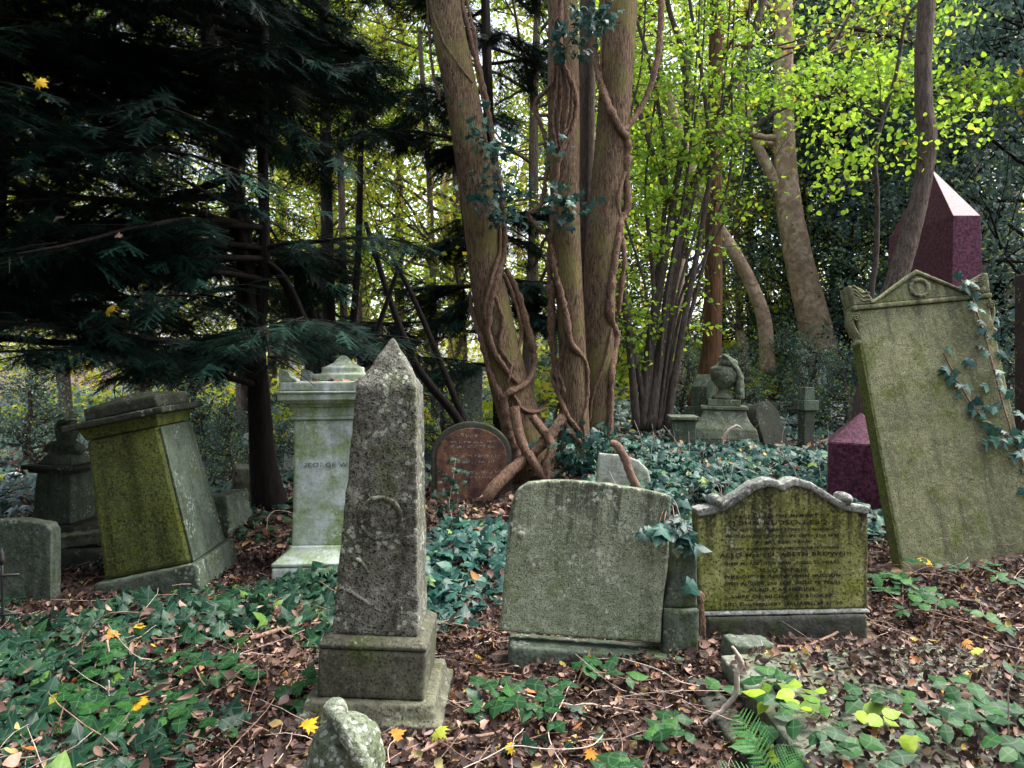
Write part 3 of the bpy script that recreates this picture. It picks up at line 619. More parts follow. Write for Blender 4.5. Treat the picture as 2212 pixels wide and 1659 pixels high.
# ================================================================== BACKGROUND MONUMENTS
def urn_monument():
    d = 12.2; g = G(1562, d); sc = d/F; t = empty('urn_monument', (g.x, g.y, g.z), (0, R(1), R(-14)), 'grey stone monument with a cloth-draped urn on a stepped pedestal', 'monument')
    z = lambda py: CAMZ-(py-HY)*sc-g.z
    bm = bmesh.new(); bx(bm, 0, 0, -.3, z(945), 1.05, 1.05); sobj('base', bm, M['mossgrey'], t, 0, 0, .01)
    bm = bmesh.new(); bx(bm, 0, 0, z(945), z(930), 1.05, 1.05, 1.0, 1.0); bx(bm, 0, 0, z(930), z(922), .98, .98); 
    prev = .96; Z0 = z(922)
    for k in range(6):
        w2 = .96-.30*(1-(1-(k+1)/6)**2); Z1 = Z0+(z(883)-z(922))/6; bx(bm, 0, 0, Z0, Z1, prev, prev, w2, w2); prev = w2; Z0 = Z1
    sobj('flared_pedestal', bm, M['bgstone'], t, .02, .012)
    bm = bmesh.new(); bx(bm, 0, 0, z(883), z(876), .72, .72); bx(bm, 0, 0, z(876), z(862), .5, .5); sobj('upper_step', bm, M['bgstone'], t, 0, 0, .01)
    U = z(862); H = z(768)-U
    bm = bmesh.new(); lathe(bm, [(.20, U), (.20, U+.04), (.10, U+.09), (.07, U+.15), (.13, U+.21), (.20, U+.30), (.235, U+.42), (.22, U+.50), (.14, U+.54), (.12, U+.58), (.06, U+.62), (.01, U+.64)]); sobj('urn', bm, M['bgstone'], t, .015, .02)
    bm = bmesh.new()
    for k in range(40):
        u = k/39; ball(bm, (.0+.24*min(1, u*1.9)**.8, -.07, U+H-.02-(H-.06)*max(0, u)**1.1), (.05+.03*u, .13+.03*math.sin(u*9), .05), 8)
    ball(bm, (.0, 0, U+H-.05), (.10, .10, .06), 10); ball(bm, (.06, -.06, U+H-.12), (.16, .16, .08), 10)
    sobj('stone_drape', bm, M['bgstone'], t, .015, .03)
urn_monument()
def bgstones():
    def slab(name, px, d, pytop, wpx, th, m, lab, cat, rot=(0, 0, 0), shape='flat', depth=0):
        g = G(px, d); sc = d/F; H = CAMZ-(pytop-HY)*sc-g.z; w_ = wpx*sc/2; t = empty(name, g, rot, lab, cat)
        if shape == 'flat': out = [(-w_, -.3), (w_, -.3), (w_, H), (-w_, H)]
        elif shape == 'round': out = [(-w_, -.3), (w_, -.3)]+[(w_*math.cos(a), H-w_+w_*math.sin(a)) for a in np.linspace(0, math.pi, 12)]
        elif shape == 'gable': out = [(-w_, -.3), (w_, -.3), (w_, H*.8), (0, H), (-w_, H*.8)]
        bm = bmesh.new(); prism(bm, out, -th/2, th/2); sobj('slab', bm, M[m], t, 0, 0, .012); return t, H, w_
    t, H, w_ = slab('headstone', 1517, 12.6, 808, 36, .3, 'mossgrey', 'bright green gable-topped stone left of the draped urn', 'headstone', (0, R(3), R(40)), 'gable')
    bm = bmesh.new(); bx(bm, 0, 0, -.2, H*.35, .5, .5); bx(bm, 0, 0, H*.35, H*.5, .4, .4); sobj('stepped_base', bm, M['mossgrey'], t, 0, 0, .01)
    t, H, w_ = slab('stone_chest', 1475, 11.4, 905, 46, .5, 'mossgrey', 'squat grey chest stone with a flat lid left of the urn monument', 'tomb', (0, 0, R(-6)))
    bm = bmesh.new(); bx(bm, 0, 0, H, H+.05, .42, .62); sobj('lid', bm, M['bgstone'], t, 0, 0, .01)
    slab('headstone', 1660, 12.0, 868, 76, .35, 'dark', 'dark round-topped headstone leaning sideways right of the urn monument', 'headstone', (R(-14), R(-9), R(35)), 'round')
    # pale cross
    d = 16.5; g = G(1737, d); sc = d/F; t = empty('stone_cross', g, (0, R(-1), R(12)), 'pale stone cross on a stepped base before the large pale trunk', 'cross')
    z = lambda py: CAMZ-(py-HY)*sc-g.z
    bm = bmesh.new(); bx(bm, 0, 0, z(825), z(738), .15, .13, .12, .11); bx(bm, 0, 0, z(768), z(756), .36, .12); sobj('cross', bm, M['bgpale'], t, .014, .006)
    bm = bmesh.new(); bx(bm, 0, 0, z(835), z(818), .30, .30, .26, .26); bx(bm, 0, 0, min(-.2, z(850)), z(835), .5, .5); sobj('base', bm, M['bgstone'], t, 0, 0, .01)
    d = 11.3; g = G(1740, d); sc = d/F; z = lambda py: CAMZ-(py-HY)*sc-g.z; t = empty('broken_post', g, (0, R(1), R(15)), 'dark ivy-grown stone pillar with a square block, below the pale cross', 'pillar')
    bm = bmesh.new(); bx(bm, 0, 0, -.2, z(886), .17, .17); sobj('shaft', bm, M['dark'], t, 0, 0, .01)
    bm = bmesh.new(); bx(bm, 0, 0, z(886), z(864), .26, .26); bx(bm, 0, 0, z(864), z(836), .17, .17); sobj('block', bm, M['mossgrey'], t, 0, 0, .01)
    # fallen inscribed slab
    g = G(1832, 13.6); t = empty('fallen_headstone', g+Vector((0, 0, .12)), (R(-38), R(8), R(-14)), 'pale fallen headstone with worn inscription beside the granite block', 'headstone')
    bm = bmesh.new(); prism(bm, [(-.3, -.1), (.3, -.1), (.3, .3), (-.3, .3)], -.05, .05); sobj('slab', bm, M['white'], t, .014, .01)
    lettering(t, [('IN LOVING', 0, .2, .045, 0, 1.2), ('MEMORY', 0, .12, .045, 0, 1.2)][0:0] or [('IN MEMORY', 0, .17, .05, 0, 1.1)], M['letfaint'], -.056)
    slab('stone_post', 1018, 13.2, 795, 42, .3, 'bgpale', 'tall pale green stone pillar seen left of the tree base', 'pillar', (0, R(1), R(5)))
    t, H, w_ = slab('statue_monument', 1805, 21, 742, 34, .5, 'dark', 'tall dark weathered monument behind the pale trunk at right', 'monument', (0, 0, R(10)))
    bm = bmesh.new(); bx(bm, 0, 0, H, H+.08, .58, .6); bx(bm, 0, 0, H+.08, H+.5, .26, .26, .12, .16); ball(bm, (0, 0, H+.6), .13, 12); sobj('statue', bm, M['mossgrey'], t, .03, .03)
    for px, d, top, wp, lab, sh in ((536, 13.5, 935, 16, 'narrow pale headstone far behind the yew trunk', 'round'), (625, 11, 925, 22, 'green leaning headstone just left of the pale pedestal tomb', 'gable'),
        (28, 10.5, 1020, 34, 'small white gabled headstone at the far left edge', 'gable'), (950, 17, 860, 14, 'thin white headstone right of the obelisk tip', 'flat'), (1778, 17.5, 785, 20, 'small white marker stone at the foot of the pale trunk', 'flat'),
        (1620, 22, 775, 16, 'slim grey headstone between pale trunks in the background', 'round'), (2190, 9.5, 880, 40, 'dark low headstone at the right edge behind the tall headstone', 'flat')):
        slab('headstone', px, d, top, wp, .1, 'white' if 'white' in lab else ('dark' if 'dark' in lab else 'bgpale'), lab, 'headstone', (R(-3), R(random.uniform(-5, 5)), R(random.uniform(-20, 20))), sh)
    g = G(2222, 7.6); bm = bmesh.new(); bx(bm, 0, 0, -.2, CAMZ-(592-HY)/F*7.6-g.z, .22, .22); o = tag(sobj('stone_post', bm, M['dark'], None, 0, 0, .01), 'tall dark stone post cut off by the right edge', 'stone post'); o.location = g+Vector((.04, 0, 0))
    bm = bmesh.new(); bx(bm, 0, 0, 0, .5, .6, .3); bm.free()
    bm = bmesh.new(); prism(bm, [(-.15, 0), (.15, 0), (.02, .5), (-.12, .4)], -.1, .1); o = tag(sobj('marble_fragment', bm, M['white'], None, 0, 0, .01), 'white marble fragment at the right edge beside the tall headstone', 'broken stone'); o.location = W(2222, 1010, 5.6)-Vector((0, 0, .3)); o.rotation_euler = (0, R(-20), R(10))
bgstones()

# ================================================================== TREES
def wobble(path, amp):
    path = np.asarray(path, float); n = len(path); ph = rng.uniform(0, 6, 6); s_ = np.linspace(0, 1, n)*n*.5
    return path+amp*np.c_[np.sin(s_+ph[0])+.5*np.sin(2.3*s_+ph[1]), np.sin(s_*.9+ph[2])+.5*np.sin(2.1*s_+ph[3]), np.zeros(n)]
def pxpath(pts, d, k=6):
    """(px, py, radius px[, depth]) -> world path and radii"""
    P = [tuple(W(p[0], p[1], p[3] if len(p) > 3 else d)) for p in pts]; r_ = [p[2]/F*(p[3] if len(p) > 3 else d) for p in pts]
    return catmull(np.c_[np.array(P), np.array(r_)], k)
def grow(mb, start, dirv, L, r_, lev, anchors, spread=.7, up=.15, kids=4, minr=.004, wob=.10, sides=6):
    n = 6; p = np.array(start, float); d = np.array(dirv, float); d /= np.linalg.norm(d); P = [p.copy()]
    for i in range(n):
        d = d+rng.normal(size=3)*wob+np.array([0, 0, up*.2]); d /= np.linalg.norm(d); p = p+d*L/n; P.append(p.copy())
    rr = np.linspace(r_, max(minr, r_*.45), n+1); tube(mb, P, rr, sides if lev > 1 else 5, 0)
    if lev <= 0:
        anchors += P[2:]; return
    for k in range(kids):
        i = rng.integers(2, n+1); dd = d+rng.normal(size=3)*spread; grow(mb, P[i], dd, L*rng.uniform(.5, .75), rr[i]*.6, lev-1, anchors, spread, up, kids, minr, wob, sides)
    anchors.append(P[-1])
def leaves_at(mb, anchors, per, spread, size, proto, tlo=0., thi=1., flat=.0, jitter=.35):
    A = np.repeat(np.array(anchors), per, axis=0); n = len(A)
    A = A+rng.normal(size=(n, 3))*spread*np.array([1, 1, .7]); nr = rnd_unit(n)+np.array([0, -.2, flat])
    clump = np.repeat(rng.uniform(tlo, thi, len(anchors)), per); ti = np.clip(clump+rng.normal(size=n)*.15, 0, 1)
    mb.scatter(proto, A, basis(nr, rng.uniform(0, 6.28, n)), size*rng.uniform(1-jitter, 1+jitter, n), ti); return n
def dup_tree(root, loc, rz, sc, label, group=None):
    r_ = root.copy(); C.objects.link(r_); r_.location = loc; r_.rotation_euler = (0, 0, rz); r_.scale = (sc, sc, sc); r_['label'] = label
    if group: r_['group'] = group
    for ch in root.children:
        c = ch.copy(); C.objects.link(c); c.parent = r_
    return r_

# --- the large three-stemmed tree with ivy stems
def main_tree():
    t = empty('tree', G(1225, 9.2), (0, 0, 0), 'big three-stemmed brown tree wrapped in thick ivy stems at the centre', 'tree'); o0 = np.array(t.location)
    TR = {'a': ([(955, -260, 33), (960, 0, 37), (1005, 247, 40), (1034, 432, 42), (1055, 618, 41), (1092, 803, 45), (1130, 930, 50), (1150, 1040, 66)], 9.0),
          'b': ([(1214, -260, 30), (1216, 0, 34), (1218, 250, 37), (1222, 480, 33), (1236, 740, 31), (1240, 930, 36), (1240, 1040, 50)], 9.1),
          'c': ([(1352, -260, 34), (1342, 0, 38), (1322, 300, 38), (1298, 560, 37), (1295, 800, 34), (1292, 930, 36), (1290, 1030, 46)], 9.35),
          'd': ([(1275, -260, 16), (1270, 0, 18), (1268, 300, 18), (1262, 600, 18), (1260, 1030, 24)], 9.7)}
    res = {}
    for k, (pts, d) in TR.items():
        P = pxpath(pts, d, 14); mb = MB(); tube(mb, P[:, :3]-o0, P[:, 3]*.93, 40, .010, 0, .018); mb.build('trunk', M['bark' if k != 'd' else 'greybark'], t); res[k] = P
    mb = MB(); anch = []                                  # upper limbs and crown above the frame
    for k in 'abc':
        P = res[k][0, :3]
        for j in range(3): grow(mb, P-o0, (rng.normal()*.7, rng.normal()*.7, 1), 3.0, .1, 2, anch, .8, .3, 3)
    mb.build('limbs', M['bark'], t); mb = MB(); leaves_at(mb, anch, 9, .35, .13, DIA, .2, .9); mb.build('crown', M['lime'], t)
    return res
TRK = main_tree()
def vine_path(pts, tr, k=6, off=.85):
    """pixel path (of the 1048 px crop) wound on the front of a trunk"""
    T = TRK[tr]; out = []
    for cx, cyy, r_ in pts:
        px, py = 864+cx*.618, cyy*.618; zT = CAMZ-(py-HY)/F*9; i = int(np.argmin(np.abs(T[:, 2]-zT))); d = T[i, 1]; R_ = T[i, 3]
        u = (px-HX)/F*d-T[i, 0]; rr = r_*.618/F*9*(.98 if cyy < 1250 else .72); dy = math.sqrt(max(0, R_**2-u*u)) if abs(u) < R_ else 0.
        dd = d-dy-rr*off*(1 if abs(u) < R_ else 0); out.append((*W(px, py, dd), rr))
    P = catmull(out, k); P[:, :2] += rng.normal(size=(len(P), 2))*.004; return P
def vines():
    V = {'a': [[(215, -200, 8), (218, 0, 9), (240, 100, 9), (265, 200, 10), (290, 300, 10), (310, 400, 10), (325, 500, 9), (345, 620, 9), (358, 700, 10), (365, 800, 10), (362, 900, 11), (345, 960, 10), (318, 1060, 10), (310, 1160, 11), (330, 1230, 11), (370, 1290, 11), (412, 1340, 9)],
               [(370, 940, 10), (410, 1020, 11), (440, 1120, 12), (460, 1200, 13), (468, 1280, 14), (440, 1340, 15), (385, 1370, 17), (365, 1400, 20), (375, 1480, 22), (400, 1560, 22), (420, 1640, 24)],
               [(245, 1020, 6), (255, 1100, 9), (290, 1200, 11), (310, 1290, 12), (345, 1370, 16), (375, 1440, 17), (380, 1560, 16), (400, 1640, 16)],
               [(365, 960, 6), (395, 1030, 7), (415, 1100, 7), (425, 1180, 7), (390, 1290, 8), (375, 1340, 7)],
               [(400, 1380, 8), (430, 1430, 9), (470, 1440, 9), (510, 1430, 7)],
               [(232, -200, 5), (235, 0, 5), (262, 120, 6), (275, 260, 6), (285, 330, 6), (318, 450, 6), (322, 560, 6), (340, 700, 6), (350, 860, 7), (320, 980, 8), (300, 1100, 8), (345, 1260, 8), (410, 1340, 7)],
               [(110, -100, 3), (112, 30, 3), (150, 140, 3), (200, 220, 3), (255, 290, 3)],
               [(100, -100, 5), (95, 20, 5), (105, 150, 5), (115, 250, 5), (140, 350, 4)],
               [(345, 960, 7), (330, 1020, 7), (360, 1120, 7), (350, 1210, 7), (400, 1290, 6)]],
         'b': [[(568, -150, 8), (565, 0, 9), (560, 100, 9), (540, 180, 9), (530, 290, 8), (475, 360, 8), (490, 430, 8), (515, 510, 8), (510, 620, 8), (490, 720, 9), (452, 748, 9), (480, 795, 8), (520, 830, 10), (540, 930, 11), (560, 1010, 11), (580, 1100, 11), (600, 1200, 11), (650, 1270, 10), (655, 1380, 9), (640, 1480, 9), (650, 1560, 9)],
               [(550, -150, 7), (548, 0, 7), (555, 120, 8), (575, 230, 9), (605, 300, 9), (618, 380, 8), (600, 460, 8), (560, 540, 9), (545, 640, 9), (530, 760, 11), (525, 900, 13), (530, 1050, 13), (530, 1180, 13), (545, 1270, 12), (560, 1380, 12), (590, 1460, 12), (650, 1530, 11)],
               [(552, 230, 5), (545, 330, 5), (535, 420, 5), (548, 520, 5)], [(580, 260, 5), (590, 330, 5), (580, 430, 5), (572, 500, 5)], [(560, 240, 4), (565, 330, 4), (555, 430, 4), (560, 520, 4)],
               [(600, 290, 4), (603, 360, 4), (595, 420, 4), (575, 480, 4)],
               [(530, 1180, 10), (540, 1260, 12), (535, 1330, 11), (565, 1400, 12), (580, 1480, 12), (640, 1560, 12)], [(575, 1200, 7), (555, 1290, 8), (575, 1370, 9), (545, 1440, 9), (535, 1560, 11)],
               [(500, 1460, 12), (485, 1530, 13), (510, 1600, 14), (560, 1650, 12)], [(390, 1440, 9), (450, 1540, 13), (520, 1610, 15), (560, 1640, 12)]],
         'c': [[(730, -150, 9), (705, 20, 10), (682, 100, 11), (680, 180, 11), (695, 270, 12), (730, 370, 13), (770, 450, 14), (795, 500, 14), (790, 600, 14), (795, 720, 14), (770, 780, 13), (755, 880, 14), (740, 1000, 14), (735, 1100, 15), (755, 1180, 16), (740, 1300, 16), (738, 1400, 16), (730, 1600, 18)],
               [(905, -120, 12), (912, 40, 12), (908, 130, 12), (895, 230, 12), (860, 340, 11), (800, 440, 10), (770, 455, 10)],
               [(785, 600, 8), (762, 700, 8), (770, 800, 9), (785, 900, 9), (775, 1000, 9), (762, 1100, 8)],
               [(740, 1150, 6), (720, 1250, 6), (680, 1370, 6), (660, 1480, 6)], [(712, 0, 4), (705, 120, 4), (700, 250, 4)]]}
    labs = {'a': 'tangle of brown ivy stems plaited round the left stem of the big tree', 'b': 'looping ivy stems climbing the middle stem of the big tree', 'c': 'thick ivy stem twisting up the right stem of the big tree'}
    leafspots = {'a': [(300, 490), (330, 520), (345, 590), (340, 690), (310, 660), (350, 760), (400, 690), (330, 740), (270, 440)], 'b': [(560, 690), (580, 710), (540, 740), (620, 720), (600, 170), (560, 150), (590, 110), (540, 520), (600, 1520), (650, 1540), (560, 1570), (620, 1600), (680, 1530), (590, 1640), (550, 1620), (690, 1560)], 'c': [(650, 130), (700, 70), (660, 30), (640, 100), (690, 30)]}
    for tr in 'abc':
        t = empty('ivy_vine', G(1225, 8.8), (0, 0, 0), labs[tr], 'ivy', 'ivy stems on the big tree'); o0 = np.array(t.location)
        for pts in V[tr]:
            P = vine_path(pts, tr, 7); mb = MB(); tube(mb, P[:, :3]-o0, P[:, 3]*(1+.13*rng.normal(size=len(P))), 12, .07, 0, .06); mb.build('stem', M['vine'], t)
        A = []
        for cx, cyy in leafspots[tr]:
            p = np.array(W(864+cx*.618, cyy*.618, 8.55)); A.append(p-o0)
        mb = MB(); leaves_at(mb, A, 16, .13, .10, IVY, 0, .6, .6); mb.build('foliage', M['ivyblue'], t)
    # roots
    t = empty('tree_root', G(1130, 8.6), (0, 0, 0), 'thick root arching down beside the brown round-topped headstone', 'root'); o0 = np.array(t.location)
    for pts, nm in (([(1215, 900, 13, 8.7), (1185, 945, 15, 8.6), (1140, 985, 16, 8.5), (1100, 1020, 17, 8.35), (1060, 1062, 18, 8.2), (1030, 1110, 16, 8.2)], 'root'), ([(1110, 880, 16, 8.6), (1125, 950, 14, 8.5), (1160, 1010, 13, 8.4), (1200, 1060, 12, 8.4)], 'root'), ([(1150, 900, 12, 8.6), (1190, 960, 13, 8.5), (1180, 1010, 12, 8.4), (1190, 1070, 12, 8.4)], 'root')):
        P = pxpath(pts, 8.5, 8); mb = MB(); tube(mb, P[:, :3]-o0, P[:, 3]*.78, 12, .05, 0, .05); mb.build(nm, M['vine'], t)
    t = tag(bpy.data.objects.new('dead_branch', None), 'stout dead branch leaning over the small pale headstone', 'branch'); C.objects.link(t)
    P = pxpath([(1318, 958, 7, 7.6), (1332, 962, 9, 7.6), (1350, 990, 9, 7.6), (1362, 1025, 9, 7.6), (1380, 1060, 9, 7.6)], 7.6); mb = MB(); tube(mb, P[:, :3], P[:, 3], 10, .05); mb.build('stem', M['twig'], t)
vines()

# --- simple one-path trunks
def trunk_tree(name, pts, d, m, label, cat='tree', leaf=None, nleaf=0, sides=20, flute=.04, limbs=0, extra=(), tl=(.2, .9), size=.09, proto=ROUND, lspread=.35, kidlen=1.6, startfrac=.0, side_bias=None):
    P = pxpath(pts, d, 10); base = P[-1, :3].copy(); base[2] = float(gz(base[0], base[1])); t = empty(name, base, (0, 0, 0), label, cat)
    mb = MB(); tube(mb, P[:, :3]-base, P[:, 3], sides, .015, 0, flute)
    for e in extra:
        E = pxpath(e, d, 8); tube(mb, E[:, :3]-base, E[:, 3], 12, .02, 0, .03)
    mb.build('trunk', M[m], t); anch = []
    if limbs:
        mb = MB(); n = len(P)
        for k in range(limbs):
            i = rng.integers(0, max(1, int(n*(.5 if not startfrac else startfrac)))); dv = rng.normal(size=3)*[1, .8, .3]+[0, 0, .35]
            if side_bias is not None: dv = dv+np.array(side_bias)
            grow(mb, P[i, :3]-base, dv, kidlen*rng.uniform(.7, 1.3), P[i, 3]*.35, 1, anch, .7, .1, 3, .003)
        mb.build('branches', M[m], t)
    if leaf:
        mb = MB(); leaves_at(mb, anch, nleaf, lspread, size, proto, *tl); mb.build('crown', M[leaf], t)
    return t
def right_side_trees():
    trunk_tree('tree', [(2003, -200, 16), (2001, 0, 17), (1994, 127, 17), (1996, 233, 18), (2004, 300, 19), (1992, 402, 18), (1966, 508, 20), (1935, 614, 22), (1896, 740, 23), (1866, 900, 24), (1852, 1040, 27)], 6.7, 'greybark', 'dark curved tree trunk crossing in front of the red granite obelisk', leaf='lime', nleaf=5, limbs=6, size=.045, kidlen=.9, startfrac=.12, tl=(.3, .75))
    trunk_tree('tree', [(1555, -250, 15), (1548, 40, 16), (1545, 200, 16), (1541, 400, 17), (1540, 650, 19), (1534, 780, 22), (1515, 880, 32)], 14, 'orangebark', 'straight dark trunk with an orange-brown side behind the draped urn', leaf='lime', nleaf=6, limbs=5, kidlen=2.2)
    trunk_tree('tree', [(1690, -250, 18), (1694, 0, 18), (1694, 169, 20), (1695, 296, 22), (1702, 423, 26), (1723, 550, 29), (1753, 677, 33), (1778, 800, 42)], 18, 'palebark', 'large pale trunk with peeling bark and a forked limb, right of centre', leaf='lime', nleaf=6, limbs=5, kidlen=3, extra=[[(1600, 180, 7), (1622, 275, 9), (1647, 339, 11), (1680, 402, 13), (1708, 450, 14)]], size=.10)
    trunk_tree('tree', [(1440, 200, 9), (1500, 380, 11), (1550, 487, 12), (1584, 542, 13), (1622, 614, 14), (1650, 690, 15), (1660, 800, 17)], 17, 'palebark', 'slim pale trunk slanting up left behind the draped urn', sides=14)
    trunk_tree('tree', [(1470, 560, 12), (1462, 700, 13), (1466, 800, 15), (1460, 880, 20)], 16, 'palebark', 'pale trunk partly hidden by the thin coppice stems', sides=14)
    trunk_tree('tree_stump', [(1598, 715, 8), (1605, 760, 10), (1612, 800, 13)], 19, 'palebark', 'short pale broken stump between the leaning trunks', 'stump', sides=12)
    trunk_tree('tree', [(1580, 250, 6), (1590, 450, 7), (1596, 650, 8), (1600, 800, 10)], 24, 'palebark', 'thin pale far trunk right of the orange-brown trunk', sides=10)
    trunk_tree('tree', [(1981, 10, 4), (1956, 46, 4), (1935, 161, 4), (1905, 262, 4.5), (1890, 339, 5), (1895, 423, 5), (1893, 550, 5.5), (1882, 660, 6), (1884, 1000, 7)], 7.3, 'hazelbark', 'thin wavy sapling with lime leaves left of the granite obelisk', sides=8, leaf='lime', nleaf=8, limbs=12, kidlen=.6, size=.048, startfrac=.8, tl=(.3, .75), lspread=.12, side_bias=(-.6, 0, 0))
    trunk_tree('tree', [(2160, -200, 22), (2090, 20, 24), (2062, 130, 26), (2085, 400, 28), (2110, 820, 34)], 17, 'greybark', 'big forked dark trunk at top right behind the granite obelisk', leaf='lime', nleaf=9, limbs=8, kidlen=2.6, extra=[[(2030, -200, 14), (2050, 0, 16), (2064, 130, 20)]])
    trunk_tree('tree', [(2196, -200, 14), (2190, 100, 15), (2186, 400, 17), (2192, 850, 22)], 23, 'palebark', 'pale upright trunk near the right edge', leaf='yellow', nleaf=9, limbs=7, kidlen=3)
right_side_trees()

def coppice():
    d = 12.; base = G(1405, d); t = empty('coppiced_tree', base, (0, 0, 0), 'many-stemmed coppiced tree with thin dark stems and lime green leaves', 'tree'); o0 = np.array(base)
    ST = [[(1690, -150, 7), (1656, 0, 7.5), (1592, 169, 8.5), (1555, 260, 9), (1524, 347, 10), (1480, 460, 10), (1455, 600, 11), (1430, 750, 12), (1402, 925, 14)],
          [(1430, -150, 5), (1444, 0, 5.5), (1474, 106, 6), (1486, 254, 6.5), (1465, 381, 7.5), (1448, 487, 8), (1423, 635, 9), (1400, 780, 9), (1388, 925, 12)],
          [(1460, -150, 3), (1478, 0, 3.5), (1508, 169, 4), (1525, 296, 4.5), (1533, 355, 5), (1505, 540, 6), (1475, 700, 7), (1440, 925, 9)],
          [(1340, -50, 3), (1380, 42, 4), (1423, 212, 4), (1440, 400, 5), (1420, 600, 5), (1395, 780, 6), (1380, 925, 8)],
          [(1350, 100, 4), (1368, 190, 5), (1414, 339, 5.5), (1462, 500, 6), (1440, 640, 7), (1410, 925, 9)],
          [(2190, 230, 1.5), (2090, 205, 2), (1973, 192, 2.5), (1880, 190, 3), (1783, 201, 3.5), (1677, 240, 4.5), (1592, 305, 5), (1530, 362, 6)],
          [(1350, 640, 5), (1365, 740, 6), (1385, 840, 7), (1395, 925, 9)], [(1335, 600, 6), (1350, 700, 8), (1362, 800, 8), (1376, 925, 10)], [(1400, 470, 4), (1412, 620, 5), (1408, 760, 6), (1398, 925, 8)],
          [(1560, 420, 3), (1530, 560, 4), (1490, 700, 5), (1455, 820, 6), (1420, 925, 8)]]
    for k in range(8):
        x0 = rng.uniform(1360, 1640); ST.append([(x0, -100, 1.5), (x0-10, 150, 2.2), (x0-40+rng.uniform(-20, 20), 400, 2.6), (1400+(x0-1400)*.35, 650, 3), (1400+(x0-1400)*.12, 925, 4)])
    anch = []; arch = []; tw = MB()
    for k, s_ in enumerate(ST):
        P = pxpath(s_, d, 8); P[:, 1] += rng.uniform(-.5, .5)*np.linspace(1, 0, len(P)); mb = MB(); tube(mb, P[:, :3]-o0, P[:, 3], 9, .03); mb.build('stem', M['hazelbark'], t)
        n = len(P); cnt = 14 if k != 5 else 60
        for j in range(cnt):
            i = rng.integers(0, int(n*.6)) if k != 5 else rng.integers(0, n-8); grow(tw, P[i, :3]-o0, rng.normal(size=3)*[1, 1, .35]+[0, 0, .3*(k == 5)], rng.uniform(.35, .8), .009, 1 if k < 6 else 0, arch if k == 5 else anch, .7, .0, 3, .002, .12, 4)
    tw.build('twigs', M['hazelbark'], t); mb = MB()
    A = np.array(anch); A = np.array(anch)[rng.permutation(len(anch))[:1250]]; A = np.vstack([A, np.array(arch)[rng.permutation(len(arch))[:int(len(arch)*.62)]]])
    print('coppice leaves', leaves_at(mb, A, 4, .10, .068, ROUND, .15, .8, .8)); mb.build('crown', M['lime'], t)
coppice()

# --- yew
YP = []
def yew(name, base, stems, boughs, label, reach=(2.4, 4.2), zr=(.9, 6.), seed=1, dens=1., cap=None, keep=None, size=.24, mat_='yew'):
    t = empty(name, base, (0, 0, 0), label, 'tree'); o0 = np.array(base); rr = np.random.default_rng(seed)
    allP = []
    for s_ in stems:
        P = pxpath(s_, base[1], 9); mb = MB(); tube(mb, P[:, :3]-o0, P[:, 3], 18, .02, 0, .08); mb.build('trunk', M['darkbark'], t); allP.append(P)
    main = np.vstack(allP[:2]); lim = MB(); pos = []; nr = []; dr = []; sz = []
    for b in range(boughs):
        i = rr.integers(0, len(main)); p0 = main[i, :3]-o0
        if p0[2] < zr[0]: p0 = main[rr.integers(0, len(main)//2), :3]-o0
        az = rr.uniform(0, 2*math.pi); L = rr.uniform(*reach); dv = np.array([math.cos(az), math.sin(az), rr.uniform(-.05, .25)]); n = 10; P = [p0.copy()]
        for j in range(n): dv = dv+rr.normal(size=3)*.06+[0, 0, -.035]; dv /= np.linalg.norm(dv); P.append(P[-1]+dv*L/n)
        P = np.array(P)
        if keep is not None and keep(P[2:]+o0).mean() < .8: continue
        tube(lim, P, np.linspace(.035, .006, n+1), 6)
        for j in range(2, n+1):
            for k in range(3):
                s_ = rr.choice([-1, 1]); sv = np.cross(dv, [0, 0, 1])*s_; bd = dv*.6+sv*rr.uniform(.4, 1.1)+rr.normal(size=3)*.12; bd /= np.linalg.norm(bd)
                l2 = rr.uniform(.35, .9)*(1.1-.06*j); q = P[j]+rr.normal(size=3)*.02; Q = [q+bd*l2*u+np.array([0, 0, -.18*u*u*l2]) for u in (0, .5, 1)]
                tube(lim, Q, [.006, .004, .002], 4, 0)
                for u in np.linspace(.2, 1, max(2, int(6*dens*l2/.6))):
                    for m2 in range(2):
                        pos.append(q+bd*l2*u+np.array([0, 0, -.18*u*u*l2])); dd = bd*.8+np.cross(bd, [0, 0, 1])*rr.uniform(-1.1, 1.1)+[0, 0, rr.uniform(-.45, .05)]; dr.append(dd); nr.append([rr.normal()*.25, rr.normal()*.25, 1]); sz.append(rr.uniform(.7, 1.25)*size)
    lim.build('boughs', M['darkbark'], t); pos = np.array(pos); dr = np.array(dr); nr = np.array(nr); sz = np.array(sz)
    if keep is not None: k = keep(pos+o0); pos, dr, nr, sz = pos[k], dr[k], nr[k], sz[k]
    dr /= np.linalg.norm(dr, axis=1, keepdims=True); nr -= dr*np.sum(nr*dr, axis=1, keepdims=True); nr /= np.linalg.norm(nr, axis=1, keepdims=True); B = np.stack([np.cross(dr, nr), dr, nr], axis=2)
    YP.append(pos+o0)
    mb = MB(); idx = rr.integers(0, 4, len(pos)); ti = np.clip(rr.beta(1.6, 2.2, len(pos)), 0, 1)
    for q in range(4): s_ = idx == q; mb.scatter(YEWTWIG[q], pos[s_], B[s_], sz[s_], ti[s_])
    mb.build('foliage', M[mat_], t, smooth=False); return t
def project(P):
    P = np.asarray(P); y = np.maximum(P[:, 1], .05); return HX+P[:, 0]/y*F, HY-(P[:, 2]-CAMZ)/y*F
